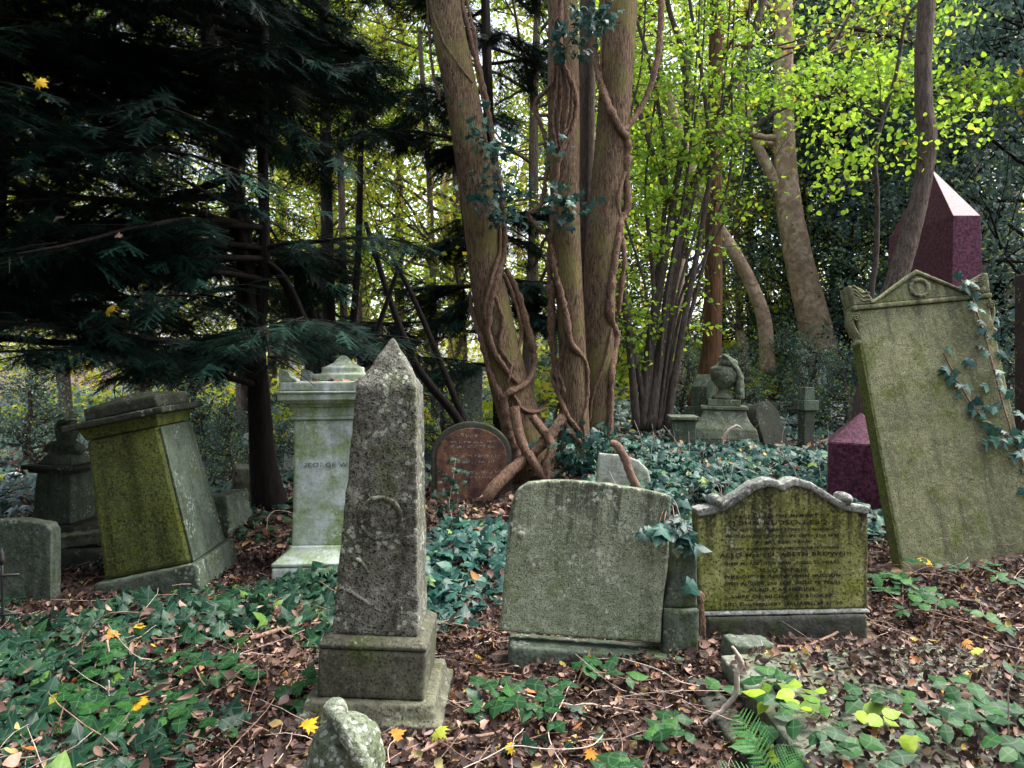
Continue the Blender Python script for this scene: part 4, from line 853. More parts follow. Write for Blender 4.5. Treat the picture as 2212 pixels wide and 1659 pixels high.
def keepyew(P):
    k = (P[:, 1] > 3.2) & (P[:, 2] > 1.42+.25*np.clip(P[:, 0]+2.6, 0, 1)) & (P[:, 0] < -.75)
    gap = lambda x, z, a, b: ((P[:, 0]-x)/a)**2+((P[:, 2]-z)/b)**2 < 1            # open layers between the boughs
    k &= ~(gap(-3.0, 3.75, 1.2, .42) | gap(-1.7, 3.3, .8, .5) | gap(-1.5, 2.35, .7, .22) | gap(-2.6, 2.1, .8, .16) | gap(-.9, 4.1, .4, .9))
    return k
yb = G(592, 7.5)
yew('yew_tree', yb, [[(430, -420, 9), (440, 0, 14), (470, 200, 16), (500, 380, 17), (530, 560, 18), (548, 700, 20), (560, 850, 23), (570, 1000, 28), (592, 1120, 42)],
    [(585, -300, 7), (570, 100, 10), (568, 350, 11), (572, 560, 12), (556, 760, 14)], [(560, 560, 9), (610, 600, 10), (655, 690, 10), (690, 790, 11), (720, 1000, 13)],
    [(470, 210, 10), (380, 240, 8), (300, 260, 6), (220, 240, 4)], [(500, 380, 9), (400, 420, 7), (290, 450, 5)]], 185,
    'huge dark yew tree with spreading needle boughs filling the left', keep=keepyew, reach=(1.6, 4.2), zr=(1.2, 8), size=.25, dens=.8)
yew('yew_tree', G(-60, 6.4), [[(-20, -500, 14), (-30, 0, 20), (-50, 400, 24), (-60, 1130, 40)], [(60, -300, 8), (20, 200, 12), (-40, 800, 16)]], 105, 'black yew at the far left edge leaning over the small pedestal', keep=lambda P: (P[:, 1] > 3) & (P[:, 2] > 1.55) & (P[:, 0] < -1.2), reach=(1.2, 3.2), zr=(1.5, 8), seed=9, dens=.8)
yew('yew_tree', G(1060, 12.5), [[(1040, -300, 8), (1050, 100, 10), (1060, 400, 12), (1075, 700, 14), (1085, 960, 18)], [(985, 200, 6), (1010, 500, 8), (1060, 760, 9)]], 34,
    'dark bushy yew behind the left stem of the big tree', reach=(.8, 1.9), zr=(1., 8), seed=3, size=.26)
yew('yew_tree', G(720, 13.5), [[(690, -300, 8), (700, 100, 10), (706, 400, 12), (712, 700, 14), (716, 960, 18)], [(780, 300, 6), (770, 600, 7), (740, 900, 8)]], 18,
    'second dark yew behind the pale pedestal tomb', reach=(1.0, 2.4), zr=(1.2, 8), seed=5, size=.28)

yew('yew_tree', Vector((-4.6, 2.6, 0)), [[(-1796, -900, 60), (-1790, 0, 60), (-1796, 1740, 80)], [(-1700, -900, 40), (-1790, 900, 60)]], 70, 'unseen yew outside the left edge, added to shade the lower left ivy', keep=lambda P: (P[:, 0] < -.90*P[:, 1]) & (P[:, 2] > 1.2) | (P[:, 2] > 1.9+.56*P[:, 1]) & (P[:, 0] < -.6), reach=(2, 4.5), zr=(2.4, 8), seed=12, dens=.6, size=.3)  # added yew, kept wholly out of frame so its boughs shade the left foreground

# leaning bare stems between yew and big tree
def bare_stems():
    for i, (pts, d, lab) in enumerate([([(790, 480, 5), (840, 640, 7), (900, 790, 9), (985, 900, 10), (1010, 960, 12)], 10.5, 'dark bare stem slanting down right behind the obelisk tip'),
        ([(850, 560, 4), (900, 660, 6), (950, 780, 7), (1000, 905, 8), (1010, 950, 8)], 10.8, 'slim dark stem running beside the slanting stem behind the obelisk'),
        ([(600, 560, 7), (625, 640, 9), (650, 740, 10), (690, 850, 11), (700, 980, 13)], 9.0, 'leaning dark stem seen above the pale pedestal tomb'),
        ([(640, 540, 6), (665, 640, 8), (690, 760, 9), (700, 900, 11), (705, 980, 12)], 9.4, 'second leaning dark stem joining above the pale pedestal tomb'),
        ([(880, 520, 4), (840, 640, 5), (815, 720, 6), (800, 850, 7), (795, 960, 8)], 10.0, 'thin dark stem curving up left of the obelisk tip'),
        ([(905, 60, 5), (925, 350, 6), (935, 600, 7), (940, 900, 10)], 16, 'slim grey trunk left of the big tree'),
        ([(735, 300, 7), (742, 600, 8), (745, 900, 10)], 15, 'brown slender trunk above the pale pedestal tomb'),
        ([(520, 600, 9), (524, 800, 9), (528, 960, 11)], 15, 'reddish brown trunk seen left of the yew trunk'),
        ([(770, 300, 5), (775, 600, 6), (780, 900, 8)], 17, 'thin upright trunk left of the obelisk')]):
        trunk_tree('bare_stem' if d < 12 else 'tree', pts, d, 'darkbark' if d < 12 else 'greybark', lab, 'tree stem' if d < 12 else 'tree', sides=10)
bare_stems()

# --- background trees from prototypes
def proto_tree(name, H, leafm, barkm, nl, size, spread, levels=2, kids=5, per=6, tl=(.1, .9), lowest=.12, proto=DIA):
    t = empty(name, (0, 0, 0)); mb = MB(); anch = []; n = 10
    P = wobble(np.c_[np.zeros(n), np.zeros(n), np.linspace(-.3, H, n)], .10); tube(mb, P, np.linspace(.16, .03, n), 12, .02, 0, .04)
    for k in range(nl):
        u = rng.uniform(lowest, 1); p = np.array([np.interp(u*H, P[:, 2], P[:, 0]), np.interp(u*H, P[:, 2], P[:, 1]), u*H]); az = rng.uniform(0, 6.28)
        grow(mb, p, (math.cos(az), math.sin(az), rng.uniform(0, .6)), spread*rng.uniform(.7, 1.2)*(1.1-.5*u), .045, levels-1, anch, .75, .1, kids, .004, .1, 5)
    mb.build('trunk', M[barkm], t); mb = MB(); A = np.array(anch); n_ = leaves_at(mb, A, per, .28, size, proto, *tl); mb.build('crown', M[leafm], t); print(name, len(A), n_); return t
def background():
    pl = [proto_tree('tree', 13, 'lime', 'greybark', 36, .09, 2.8, per=13, lowest=.12, tl=(.1, .8)), proto_tree('tree', 14, 'yellow', 'greybark', 36, .10, 3.0, per=12, lowest=.10, tl=(.1, .8)), proto_tree('evergreen_tree', 12, 'holly', 'darkbark', 60, .12, 2.2, per=11, lowest=.04), proto_tree('shrub', 2.6, 'holly', 'hazelbark', 22, .08, 1.0, per=6, lowest=.02, tl=(.2, 1.0))]
    spots = [  # prototype, px, distance, scale, label
        (0, 1150, 16, 1.0, 'leafy lime green tree right behind the middle stem of the big tree'), (1, 985, 17, 1.0, 'yellow-green tree left behind the big tree'), (0, 860, 20, 1.05, 'light green tree behind the gap left of the big tree'), (1, 700, 19, 1., 'yellowing tree showing through the yew above the pale tomb'),
        (0, 520, 18, 1., 'light green tree glimpsed through the yew boughs'), (1, 330, 20, 1., 'yellow tree glimpsed through the upper left yew boughs'), (0, 130, 19, 1., 'green tree behind the yew at far left'), (1, -60, 22, 1., 'yellow tree beyond the left edge of the yew'),
        (0, 1330, 19, 1., 'lime tree behind the right stem of the big tree'), (1, 1480, 21, 1., 'yellow-green tree behind the coppiced stems'), (0, 1620, 25, 1.1, 'lime green tree between the pale trunks'), (2, 1830, 19.5, .85, 'dense blue-green evergreen left of the granite obelisk'),
        (2, 2090, 16, .8, 'dense dark evergreen behind the granite obelisk'), (2, 2250, 13, .8, 'dark evergreen at the right edge'), (2, 1690, 24, .8, 'dark evergreen low between the pale trunks'), (2, 1960, 24, 1., 'tall evergreen at upper right beyond the curved trunk'),
        (2, 1990, 19, .85, 'blue-green ivy-clad tree between the sapling and the granite obelisk'), (2, 1740, 21, .9, 'blue-green evergreen behind the sapling'), (2, 2160, 20, 1.1, 'tall blue-green evergreen at right beyond the granite obelisk'), (2, 1330, 24, .8, 'low evergreen behind the coppiced stems'), (0, 1700, 30, 1.25, 'far lime tree above the draped urn'), (1, 2050, 34, 1.4, 'far yellow tree beyond the granite obelisk'),
        (1, 2140, 24, 1., 'yellow-green tree at top right'), (0, 1800, 22, .9, 'bright lime tree right of the pale trunk'), (1, 1240, 27, 1.15, 'far yellow tree behind the middle stems'), (0, 780, 28, 1.2, 'far green tree left of centre'),
        (2, 1560, 27, .7, 'low dark evergreen behind the draped urn'), (0, 1420, 29, 1.2, 'far lime tree behind the coppice'), (1, 600, 28, 1.2, 'far yellow tree behind the yew trunk'), (0, 1900, 31, 1.3, 'far lime tree beyond the evergreens'), (1, 60, 30, 1.2, 'far yellow tree at left')]
    used = set()
    for i, (k, px, d, sc, lab) in enumerate(spots):
        g = G(px, d)
        if k not in used: used.add(k); t = pl[k]; t.location = g; t.scale = (sc,)*3; t['label'] = lab
        else: t = dup_tree(pl[k], g, rng.uniform(0, 6.28), sc, lab)
        t['category'] = 'tree'; t['group'] = 'background trees'
    sh = [(500, 9.8, .35, 'small yellow-green shrub right of the leaning green tomb'), (1760, 14.5, .5, 'low green bush at the foot of the pale cross'), (1590, 15.5, .45, 'low leafy bush behind the draped urn'), (1830, 13, .5, 'green bush behind the dark pillar at right'),
          (660, 10.5, .45, 'small leafy bush left of the pale pedestal tomb'), (960, 12, .5, 'bush between the obelisk and the pale pillar'), (1480, 15, .45, 'low yellow-green bush behind the chest stone'), (2180, 12, .5, 'bush at right edge behind the tall headstone'), (430, 12, .6, 'bush behind the leaning green tomb'), (60, 12, .55, 'pale green bush behind the small pedestal at left'), (800, 13, .5, 'bush behind the obelisk'), (1690, 17, .5, 'bush between the two pale trunks')]
    for i, (px, d, sc, lab) in enumerate(sh):
        g = G(px, d); t = pl[3] if i == 0 else dup_tree(pl[3], g, rng.uniform(0, 6), sc, lab)
        t.location = g; t.scale = (sc,)*3; t['label'] = lab; t['category'] = 'shrub'; t['group'] = 'woodland shrubs'
    # far wood: one mass
    mb = MB(); n = 42000; ang = rng.uniform(-.75, .75, n); r_ = rng.uniform(32, 55, n); cl = rng.normal(size=(700, 3))*0
    ca = rng.uniform(-.8, .8, 900); cr = rng.uniform(32, 55, 900); cz = rng.beta(1.1, 1.4, 900)*17; ii = rng.integers(0, 900, n)
    x = np.sin(ca[ii])*cr[ii]+rng.normal(size=n)*1.1; y = np.cos(ca[ii])*cr[ii]+rng.normal(size=n)*1.1; z = gz(x, y)+cz[ii]+rng.normal(size=n)*.8
    mb.scatter(DIA, np.c_[x, y, z], basis(rnd_unit(n), rng.uniform(0, 6, n)), rng.uniform(.16, .36, n), np.clip(rng.uniform(0, 1, 900)[ii]+rng.normal(size=n)*.1, 0, 1))
    tag(mb.build('far_woodland', M['yellow']), 'mass of yellow-green foliage in the far woodland', 'woodland', kind='stuff')
    mb = MB(); n = 26000; a = rng.uniform(1.75, 4.55, 420); r2 = rng.uniform(8, 15, 420); c3 = rng.uniform(0, 9, 420); ii = rng.integers(0, 420, n)  # unseen foliage behind the camera, added to cut low front light
    x = np.sin(a[ii])*r2[ii]+rng.normal(size=n)*.9; y = np.cos(a[ii])*r2[ii]+rng.normal(size=n)*.9; z = gz(x, y)+c3[ii]+rng.normal(size=n)*.7
    mb.scatter(DIA, np.c_[x, y, z], basis(rnd_unit(n), rng.uniform(0, 6, n)), rng.uniform(.2, .5, n), rng.uniform(0, .8, n))
    tag(mb.build('light_blocking_woodland', M['holly']), 'unseen dark leaf mass behind the camera, added to block low front light', 'woodland', kind='stuff')
    mb = MB()
    for k in range(12):
        a = rng.uniform(-.75, .75); r2 = rng.uniform(30, 50); x, y = math.sin(a)*r2, math.cos(a)*r2; z = float(gz(x, y)); tube(mb, wobble([(x, y, z-.3), (x, y, z+4), (x+rng.normal()*.5, y, z+9), (x+rng.normal(), y, z+16)], .1), [.22, .18, .14, .06], 7)
    tag(mb.build('far_trunks', M['palebark']), 'distant tree trunks of the far woodland behind everything', 'woodland', kind='stuff')
background()

# ================================================================== GROUND COVER
def litter():
    mb = MB()
    def put(n, x0, x1, y0, y1, size, lift=.0):
        P = np.c_[rng.uniform(x0, x1, n), rng.uniform(y0, y1, n)]; vis = np.abs(P[:, 0]) < .72*P[:, 1]+.5; P = P[vis & clear(P)]
        n = len(P); on = (np.abs(P[:, 0]-FOOT_LEDGER[0]) < FOOT_LEDGER[2]) & (np.abs(P[:, 1]-FOOT_LEDGER[1]) < FOOT_LEDGER[3])
        z = np.where(on, .135+.05*(P[:, 0]-1.62), gz(P[:, 0], P[:, 1]))+np.abs(rng.normal(size=n))*.016+.006
        drop = on & (rng.uniform(size=n) < np.clip(.75-.9*(P[:, 0]-1.1), .2, .8)); P = P[~drop]; z = z[~drop]; n = len(P)
        nr = rnd_unit(n)*.95+[0, -.1, 1]; ang = rng.uniform(0, 6.28, n); sz = size*rng.uniform(.35, 1.5, n); ti = rng.beta(1.0, 1.3, n); sp = rng.uniform(size=n); ti = np.where(sp < .05, rng.uniform(.88, 1, n), ti*.86); idx = rng.integers(0, 10, n)
        B = basis(nr, ang)
        for k in range(10): s_ = idx == k; mb.scatter(CURL[k], np.c_[P[s_], z[s_]], B[s_], sz[s_], ti[s_])
    put(95000, -4.8, 4.8, 1.9, 6.2, .041); put(26000, -8, 8, 6.2, 12, .08); put(16000, -16, 17, 12, 24, .14)
    # leaves caught on top of the ivy
    for q in range(10):
        n = 55; x = rng.uniform(-1.2, 5, n); y = rng.uniform(4.6, 11.5, n); P = np.c_[x, y]; P = P[clear(P, .12) & (P[:, 0] > -.1*P[:, 1]+.1) & ((P[:, 1] > 5.7) | (P[:, 0] < 2))]; n = len(P); z = gz(P[:, 0], P[:, 1])+rng.uniform(.03, .25, n)
        ti = np.where(rng.uniform(size=n) < .5, rng.uniform(.84, .985, n), rng.uniform(.3, .85, n)); mb.scatter(CURL[q], np.c_[P, z], basis(rnd_unit(n)*.8+[0, -.3, 1], rng.uniform(0, 6, n)), rng.uniform(.04, .09, n), ti)
        n = 16; x = rng.uniform(-3, -.6, n); y = rng.uniform(2.2, 4.6, n); P = np.c_[x, y]; P = P[clear(P)]; n = len(P); mb.scatter(CURL[q], np.c_[P, gz(P[:, 0], P[:, 1])+rng.uniform(.06, .13, n)], basis(rnd_unit(n)*.8+[0, -.2, 1], rng.uniform(0, 6, n)), rng.uniform(.03, .08, n), rng.uniform(.4, .97, n))
    tag(mb.build('leaf_litter', M['litter']), 'brown and orange fallen leaves covering the ground', 'leaf litter', kind='stuff')
litter()
def twigs():
    mb = MB(); n = 0
    for k in range(1500):
        y = rng.uniform(2.1, 7.5); x = rng.uniform(-.7, .7)*y; P = np.array([[x, y]])
        if not clear(P)[0]: continue
        L = rng.uniform(.08, .45); a = rng.uniform(0, 6.28); m_ = 6; q = np.array([x, y, float(gz(x, y))+.02]); dv = np.array([math.cos(a), math.sin(a), rng.normal()*.08]); pts = [q]
        for j in range(m_): dv = dv+rng.normal(size=3)*[.2, .2, .08]; dv /= np.linalg.norm(dv); q = q+dv*L/m_; q[2] = max(q[2], float(gz(q[0], q[1]))+.012); pts.append(q.copy())
        tube(mb, pts, np.linspace(1, .5, m_+1)*rng.uniform(.0015, .005), 5)
    mp = MB()
    for k in range(420):
        y = rng.uniform(2.1, 6.5); x = rng.uniform(-.7, .7)*y
        if not clear(np.array([[x, y]]))[0]: continue
        L = rng.uniform(.08, .4); a = rng.uniform(0, 6.28); q = np.array([x, y, float(gz(x, y))+.03]); dv = np.array([math.cos(a), math.sin(a), abs(rng.normal())*.15]); pts = [q]
        for j in range(5): dv = dv+rng.normal(size=3)*[.2, .2, .1]; dv /= np.linalg.norm(dv); q = q+dv*L/5; q[2] = max(q[2], float(gz(q[0], q[1]))+.012); pts.append(q.copy())
        tube(mp, pts, np.linspace(1, .5, 6)*rng.uniform(.0012, .003), 5)
    for k in range(32):                      # ivy and bramble runners
        y = rng.uniform(2.2, 8); x = rng.uniform(-.68, .68)*y
        if not clear(np.array([[x, y]]), .05)[0]: continue
        L = rng.uniform(.4, 1.2); a = rng.uniform(0, 6.28); q = np.array([x, y, float(gz(x, y))+.03]); pts = [q]; up = rng.uniform(.0, .09)
        for j in range(9):
            a += rng.normal()*.25; q = q+np.array([math.cos(a), math.sin(a), 0])*L/9; q[2] = float(gz(q[0], q[1]))+.02+up*math.sin(math.pi*(j+1)/9)*rng.uniform(.8, 1.1); pts.append(q.copy())
        tube(mp, catmull(pts, 3), rng.uniform(.0015, .0032), 5)
    for k in range(34):                       # dead upright stalks among the ivy
        y = rng.uniform(4.6, 12); x = rng.uniform(.02, .45)*y
        if not clear(np.array([[x, y]]), .08)[0]: continue
        h = rng.uniform(.2, .65); z = float(gz(x, y)); dx, dy = rng.normal(size=2)*.25*h; tube(mp, catmull([(x, y, z), (x+dx*.3, y+dy*.3, z+h*.6), (x+dx, y+dy, z+h)], 4), np.linspace(.005, .002, 9), 5)
    tag(mp.build('bleached_twigs', M['palestick']), 'pale bleached twigs strewn over the leaf litter', 'twigs', kind='stuff')
    tag(mb.build('fallen_twigs', M['twig']), 'thin dry twigs strewn over the leaf litter', 'twigs', kind='stuff')
twigs()
def ivy_ground():
    """beds: (px0, px1, d0, d1, leaves per m2, height, material)"""
    beds = [('ivy', [(-2.9, 3.4, 1.5, .9, 430, .10), (-1.9, 2.7, .8, .45, 350, .10), (-1.75, 4.7, .75, .5, 420, .14), (-1.0, 4.5, .35, .45, 420, .18), (-2.2, 4.2, .8, .6, 380, .10), (-1.3, 5.2, .45, .3, 500, .2), (-3.6, 4.4, .9, .5, 300, .12), (-.05, 3.3, .5, .4, 25, .05), (2.3, 2.5, 1.1, .5, 60, .08), (-1.3, 3.05, .25, .3, 160, .08), (-2.6, 7.3, 1.2, .8, 120, .08)],
             'dark green ivy carpeting the ground at lower left'),
            ('ivyblue', [(-.35, 5.9, .45, 1.3, 560, .30), (-.55, 4.9, .22, .5, 650, .25), (1.3, 6.3, .9, 1.0, 430, .28), (2.0, 7.6, 1.1, 1.5, 380, .30), (1.5, 8.8, .9, 1.2, 330, .45), (2.9, 8.8, 1.4, 1.4, 250, .30), (3.4, 6.6, .6, .8, 380, .2), (2.75, 6.15, .5, .35, 600, .42), (2.6, 10.6, 2.2, 1.6, 170, .22), (1.1, 4.95, .28, .4, 800, .42), (1.08, 4.4, .15, .2, 600, .48), (5.5, 9, 1.5, 3, 100, .2), (2.0, 5.4, .4, .4, 500, .15)],
             'blue-green glossy ivy spread behind the front headstones'),
            ('yellow', [(1.5, 20, 9, 5, 34, 1.0), (8, 26, 8, 7, 24, 1.6), (-8, 24, 9, 6, 26, 1.6), (0, 30, 14, 5, 20, 2.2), (-3, 14.5, 3, 1.5, 60, .4)], 'yellow-green understorey beyond the graves'), ('holly', [(2.5, 14, 4.5, 2.2, 130, .35), (-1.5, 11.5, 2.2, 2.2, 90, .25), (-5, 10, 2.5, 3, 90, .2), (7, 12, 3, 3, 90, .3), (3, 18, 7, 4, 45, .5), (-6, 16, 6, 5, 50, .5), (-9, 23, 9, 6, 26, 1.2), (2, 25, 9, 6, 26, 1.2), (11, 22, 8, 7, 26, 1.2), (-3, 34, 22, 7, 12, 2.2), (14, 34, 12, 7, 12, 2.2)], 'dark low undergrowth between the distant graves')]
    for mt, bl, lab in beds:
        mb = MB()
        for cx, cyy, rx, ry, dens, h in bl:
            n = int(dens*math.pi*rx*ry); a = rng.uniform(0, 6.28, n); r_ = np.sqrt(rng.uniform(0, 1, n))*(1+.12*np.sin(3*a+cx)+.1*np.sin(7*a)); x = cx+rx*r_*np.cos(a); y = cyy+ry*r_*np.sin(a)
            lump = .5+.5*np.sin(5.1*x+1.7*y)*np.cos(4.3*y-2*x); ok = rng.uniform(size=n) < .55+.6*lump; P = np.c_[x, y]; ok &= clear(P, .0) & (y > 1.9)
            x, y, r_, lump = x[ok], y[ok], r_[ok], lump[ok]; n = len(x)
            z = gz(x, y)+.02+h*(.25+.75*lump)*np.clip(1.15-r_, 0, 1)*rng.uniform(.35, 1, n)
            nr = rng.normal(size=(n, 3))*.42+[0, -.35, 1]; sz = ({'ivy': .082, 'ivyblue': .088, 'holly': .11, 'yellow': .10}[mt])*rng.uniform(.5, 1.45, n)*(1 if cyy < 7 else 1.1 if cyy < 19 else 2.0)
            ti = np.clip(rng.beta(1.6, 2, n)*.9+(rng.uniform(size=n) < .03)*.6, 0, 1); B = basis(nr, rng.uniform(0, 6.28, n)); s_ = rng.uniform(size=n) < .75
            mb.scatter(IVY, np.c_[x, y, z][s_], B[s_], sz[s_], ti[s_]); mb.scatter(IVY2, np.c_[x, y, z][~s_], B[~s_], sz[~s_], ti[~s_])
        print('ivy', mt, mb.n//15); tag(mb.build('ivy_cover' if 'ivy' in mt else 'undergrowth', M[mt]), lab, 'ivy' if 'ivy' in mt else 'undergrowth', kind='stuff')
ivy_ground()
def climbing_ivy():
    t = empty('climbing_ivy', (3.2, 5.0, .3), (0, 0, 0), 'ivy trailing down the right side of the tall olive headstone', 'ivy'); o0 = np.array(t.location)
    Mx = Matrix.LocRotScale(BIG.location, BIG.rotation_euler, None)
    def onface(px, py, lift=.03):
        x, z = px, py; return np.array(Mx @ Vector((x, -.066-lift, z)))
    main = [(.30, 1.97), (.36, 1.85), (.38, 1.65), (.40, 1.45), (.41, 1.2), (.42, 1.0), (.44, .8), (.47, .6), (.50, .4), (.52, .2), (.53, .05)]
    br = [(.08, 1.42), (.12, 1.28), (.17, 1.12), (.23, .98), (.30, .88), (.40, .80), (.50, .76), (.62, .78)]
    A = []
    for pts in (main, br):
        P = catmull([onface(x, z, .012) for x, z in pts], 5)-o0; mb = MB(); tube(mb, P, .006, 6); mb.build('stem', M['twig'], t); A += [p for p in P[::1]]
    mb = MB(); A = np.array(A); n = len(A); pos = A+rng.normal(size=(n, 3))*[.05, .01, .03]+[0, -.03, 0]
    mb.scatter(IVY, pos, basis(rng.normal(size=(n, 3))*.35+[0, -.8, .55], rng.uniform(2, 4.5, n)), rng.uniform(.05, .095, n), rng.uniform(.2, .9, n)); mb.build('foliage', M['ivyblue'], t)
    # ivy at the shoulder of blank headstone
    t = empty('ivy_spray', (1.0, 4.0, .7), (0, 0, 0), 'blue-green ivy hanging over the right shoulder of the blank headstone', 'ivy'); o0 = np.array(t.location)
    sp = [W(1408+rng.normal()*14, 1150+rng.normal()*8, 3.86) for _ in range(5)]+[W(1465+rng.normal()*20, 1145+rng.normal()*25, 3.9) for _ in range(14)]+[W(1440+rng.normal()*26, 1095+rng.normal()*18, 4.1) for _ in range(16)]+[W(1480, 1185, 3.9)]
    P = np.array([tuple(p) for p in sp])-o0; n = len(P); mb = MB(); mb.scatter(IVY, P, basis(rng.normal(size=(n, 3))*.3+[0, -.8, .7], rng.uniform(2, 4.5, n)), rng.uniform(.06, .11, n), rng.uniform(0, .7, n)); mb.build('foliage', M['ivyblue'], t)
    mb = MB()
    for k in range(6): a = np.array(W(1450, 1080, 4.15))-o0; b = P[rng.integers(0, n)]; tube(mb, catmull([a, (a+b)/2+[0, 0, .03], b], 4), .003, 5)
    mb.build('stem', M['twig'], t)
    # holly-like seedling before the arched stone
    t = empty('ivy_seedling', G(975, 7.2), (0, 0, 0), 'upright spindly seedling in front of the brown round-topped headstone', 'seedling'); o0 = np.array(t.location)
    st = np.array([tuple(W(x, y, 7.2)) for x, y in ((985, 1150), (975, 1115), (970, 1085), (978, 1040), (984, 990))])-o0; mb = MB(); tube(mb, catmull(st, 5), [.008]*21 and np.linspace(.008, .003, 21), 6); mb.build('stem', M['palestick'], t)
    mb = MB(); A = catmull(st, 5)[6:]; A = np.repeat(A, 3, axis=0); n = len(A); mb.scatter(IVY, A+rng.normal(size=(n, 3))*[.07, .05, .02], basis(rng.normal(size=(n, 3))*.5+[0, -.6, .8], rng.uniform(0, 6, n)), rng.uniform(.05, .09, n), rng.uniform(0, .5, n)); mb.build('foliage', M['ivy'], t)
climbing_ivy()
def brambles():
    k = 0
    spots = [(330, 1560, 'bramble with big toothed leaves at the lower left'), (440, 1470, 'bramble sprig left of the broken urn'), (120, 1560, 'bramble leaves in the bottom left corner'), (1130, 1530, 'young bramble in the leaf litter right of the obelisk'), (1240, 1480, 'bramble sprig before the blank headstone'),
             (1820, 1590, 'yellowing bramble on the ledger tomb'), (1700, 1560, 'dark bramble beside the fern'), (2000, 1600, 'large bramble spray at lower right'), (2130, 1640, 'bramble in the bottom right corner'), (1950, 1290, 'bramble at the foot of the tall olive headstone'), (2060, 1320, 'bramble right of the inscribed headstone'), (2150, 1540, 'bramble stems at the right edge'), (1880, 1250, 'bramble sprig between the inscribed and tall headstones'),
             (2110, 1240, 'bramble under the tall headstone at right'), (620, 1480, 'bramble leaves left of the obelisk plinth'), (1380, 1640, 'small bramble at the bottom centre'), (1750, 1630, 'bramble low beside the ledger edge'), (230, 1400, 'bramble arch among ivy at left')]
    for px, py, lab in spots:
        d = CAMZ*F/(py-HY+60); g = G(px, d); d = min((CAMZ-g.z-.06)*F/(py-HY), 7); g = G(px, d, 0.); t = empty('bramble', g, (0, 0, 0), lab, 'bramble', 'brambles'); st = MB(); lf = MB(); yel = 'yellowing' in lab
        for s_ in range(3):
            a = rng.uniform(0, 6.28); L = rng.uniform(.15, .4); p0 = np.zeros(3); P = catmull([p0, (math.cos(a)*L*.4, math.sin(a)*L*.4, .09), (math.cos(a)*L, math.sin(a)*L, .05+rng.uniform(-.02, .03))], 5); tube(st, P, np.linspace(.0035, .002, len(P)), 5)
            for i in (4, 7, 10):
                q = P[i]+[0, 0, .02]
                if g.x+q[0] > 1.05 and g.x+q[0] < 2.2 and g.y+q[1] < 3.75: q = q+[0, 0, .1]
                for da in (-1.2, 0, 1.2):
                    th = a+da+rng.normal()*.2; nr = np.array([[rng.normal()*.25, -.25+rng.normal()*.2, 1.]]); nr /= np.linalg.norm(nr); dirv = np.array([math.cos(th), math.sin(th), -.15]); dirv -= nr[0]*np.dot(nr[0], dirv); dirv /= np.linalg.norm(dirv)
                    B = np.stack([np.cross(dirv, nr[0]), dirv, nr[0]], axis=1)[None]; lf.scatter(OVAL, q[None]+dirv*.01, B, rng.uniform(.055, .10), rng.uniform(.85, 1) if yel else rng.uniform(0, .85))
        st.build('stem', M['twig'], t); lf.build('foliage', M['bramble'], t)
brambles()
def fern():
    g = G(1660, 2.75, 0); t = empty('fern', (g.x, 2.70, .0), (0, 0, 0), 'bright green fern at the bottom edge in front of the ledger tomb', 'fern')
    for a, L, up in ((R(110), .26, .75), (R(170), .24, .2), (R(35), .26, .15), (R(60), .18, .4), (R(200), .2, .1)):
        mb = MB(); n = 16; dv = np.array([math.cos(a), math.sin(a)*.3-.1, up]); dv /= np.linalg.norm(dv); P = np.array([dv*L*u+np.array([0, 0, .04-.10*u*u*(1-up)]) for u in np.linspace(0, 1, n)]); tube(mb, P, np.linspace(.002, .0008, n), 4, tint=.5)
        side = np.cross(dv, [0, -.5, .8]); side /= np.linalg.norm(side); nm = np.cross(side, dv)
        for i in range(2, n):
            l2 = .07*math.sin(math.pi*(1-i/n)**.8*.9+.08)+.008
            for s_ in (-1, 1):
                pd = side*s_*.93+dv*.42+nm*rng.normal()*.08; pd /= np.linalg.norm(pd); wv = np.cross(pd, nm); wv /= np.linalg.norm(wv); K = 8
                for j in range(K):          # lobed leaflet: a row of small overlapping teeth
                    u = j/K; q = P[i]+pd*l2*u; wd = .0062*(1-u*.75)
                    mb.add([q, q+pd*l2/K*1.3, q+wv*wd+pd*.004, q-wv*wd+pd*.004], [(0, 2, 1), (0, 1, 3)], rng.uniform(0, 1))
        mb.build('frond', M['fern'], t, smooth=False)
fern()
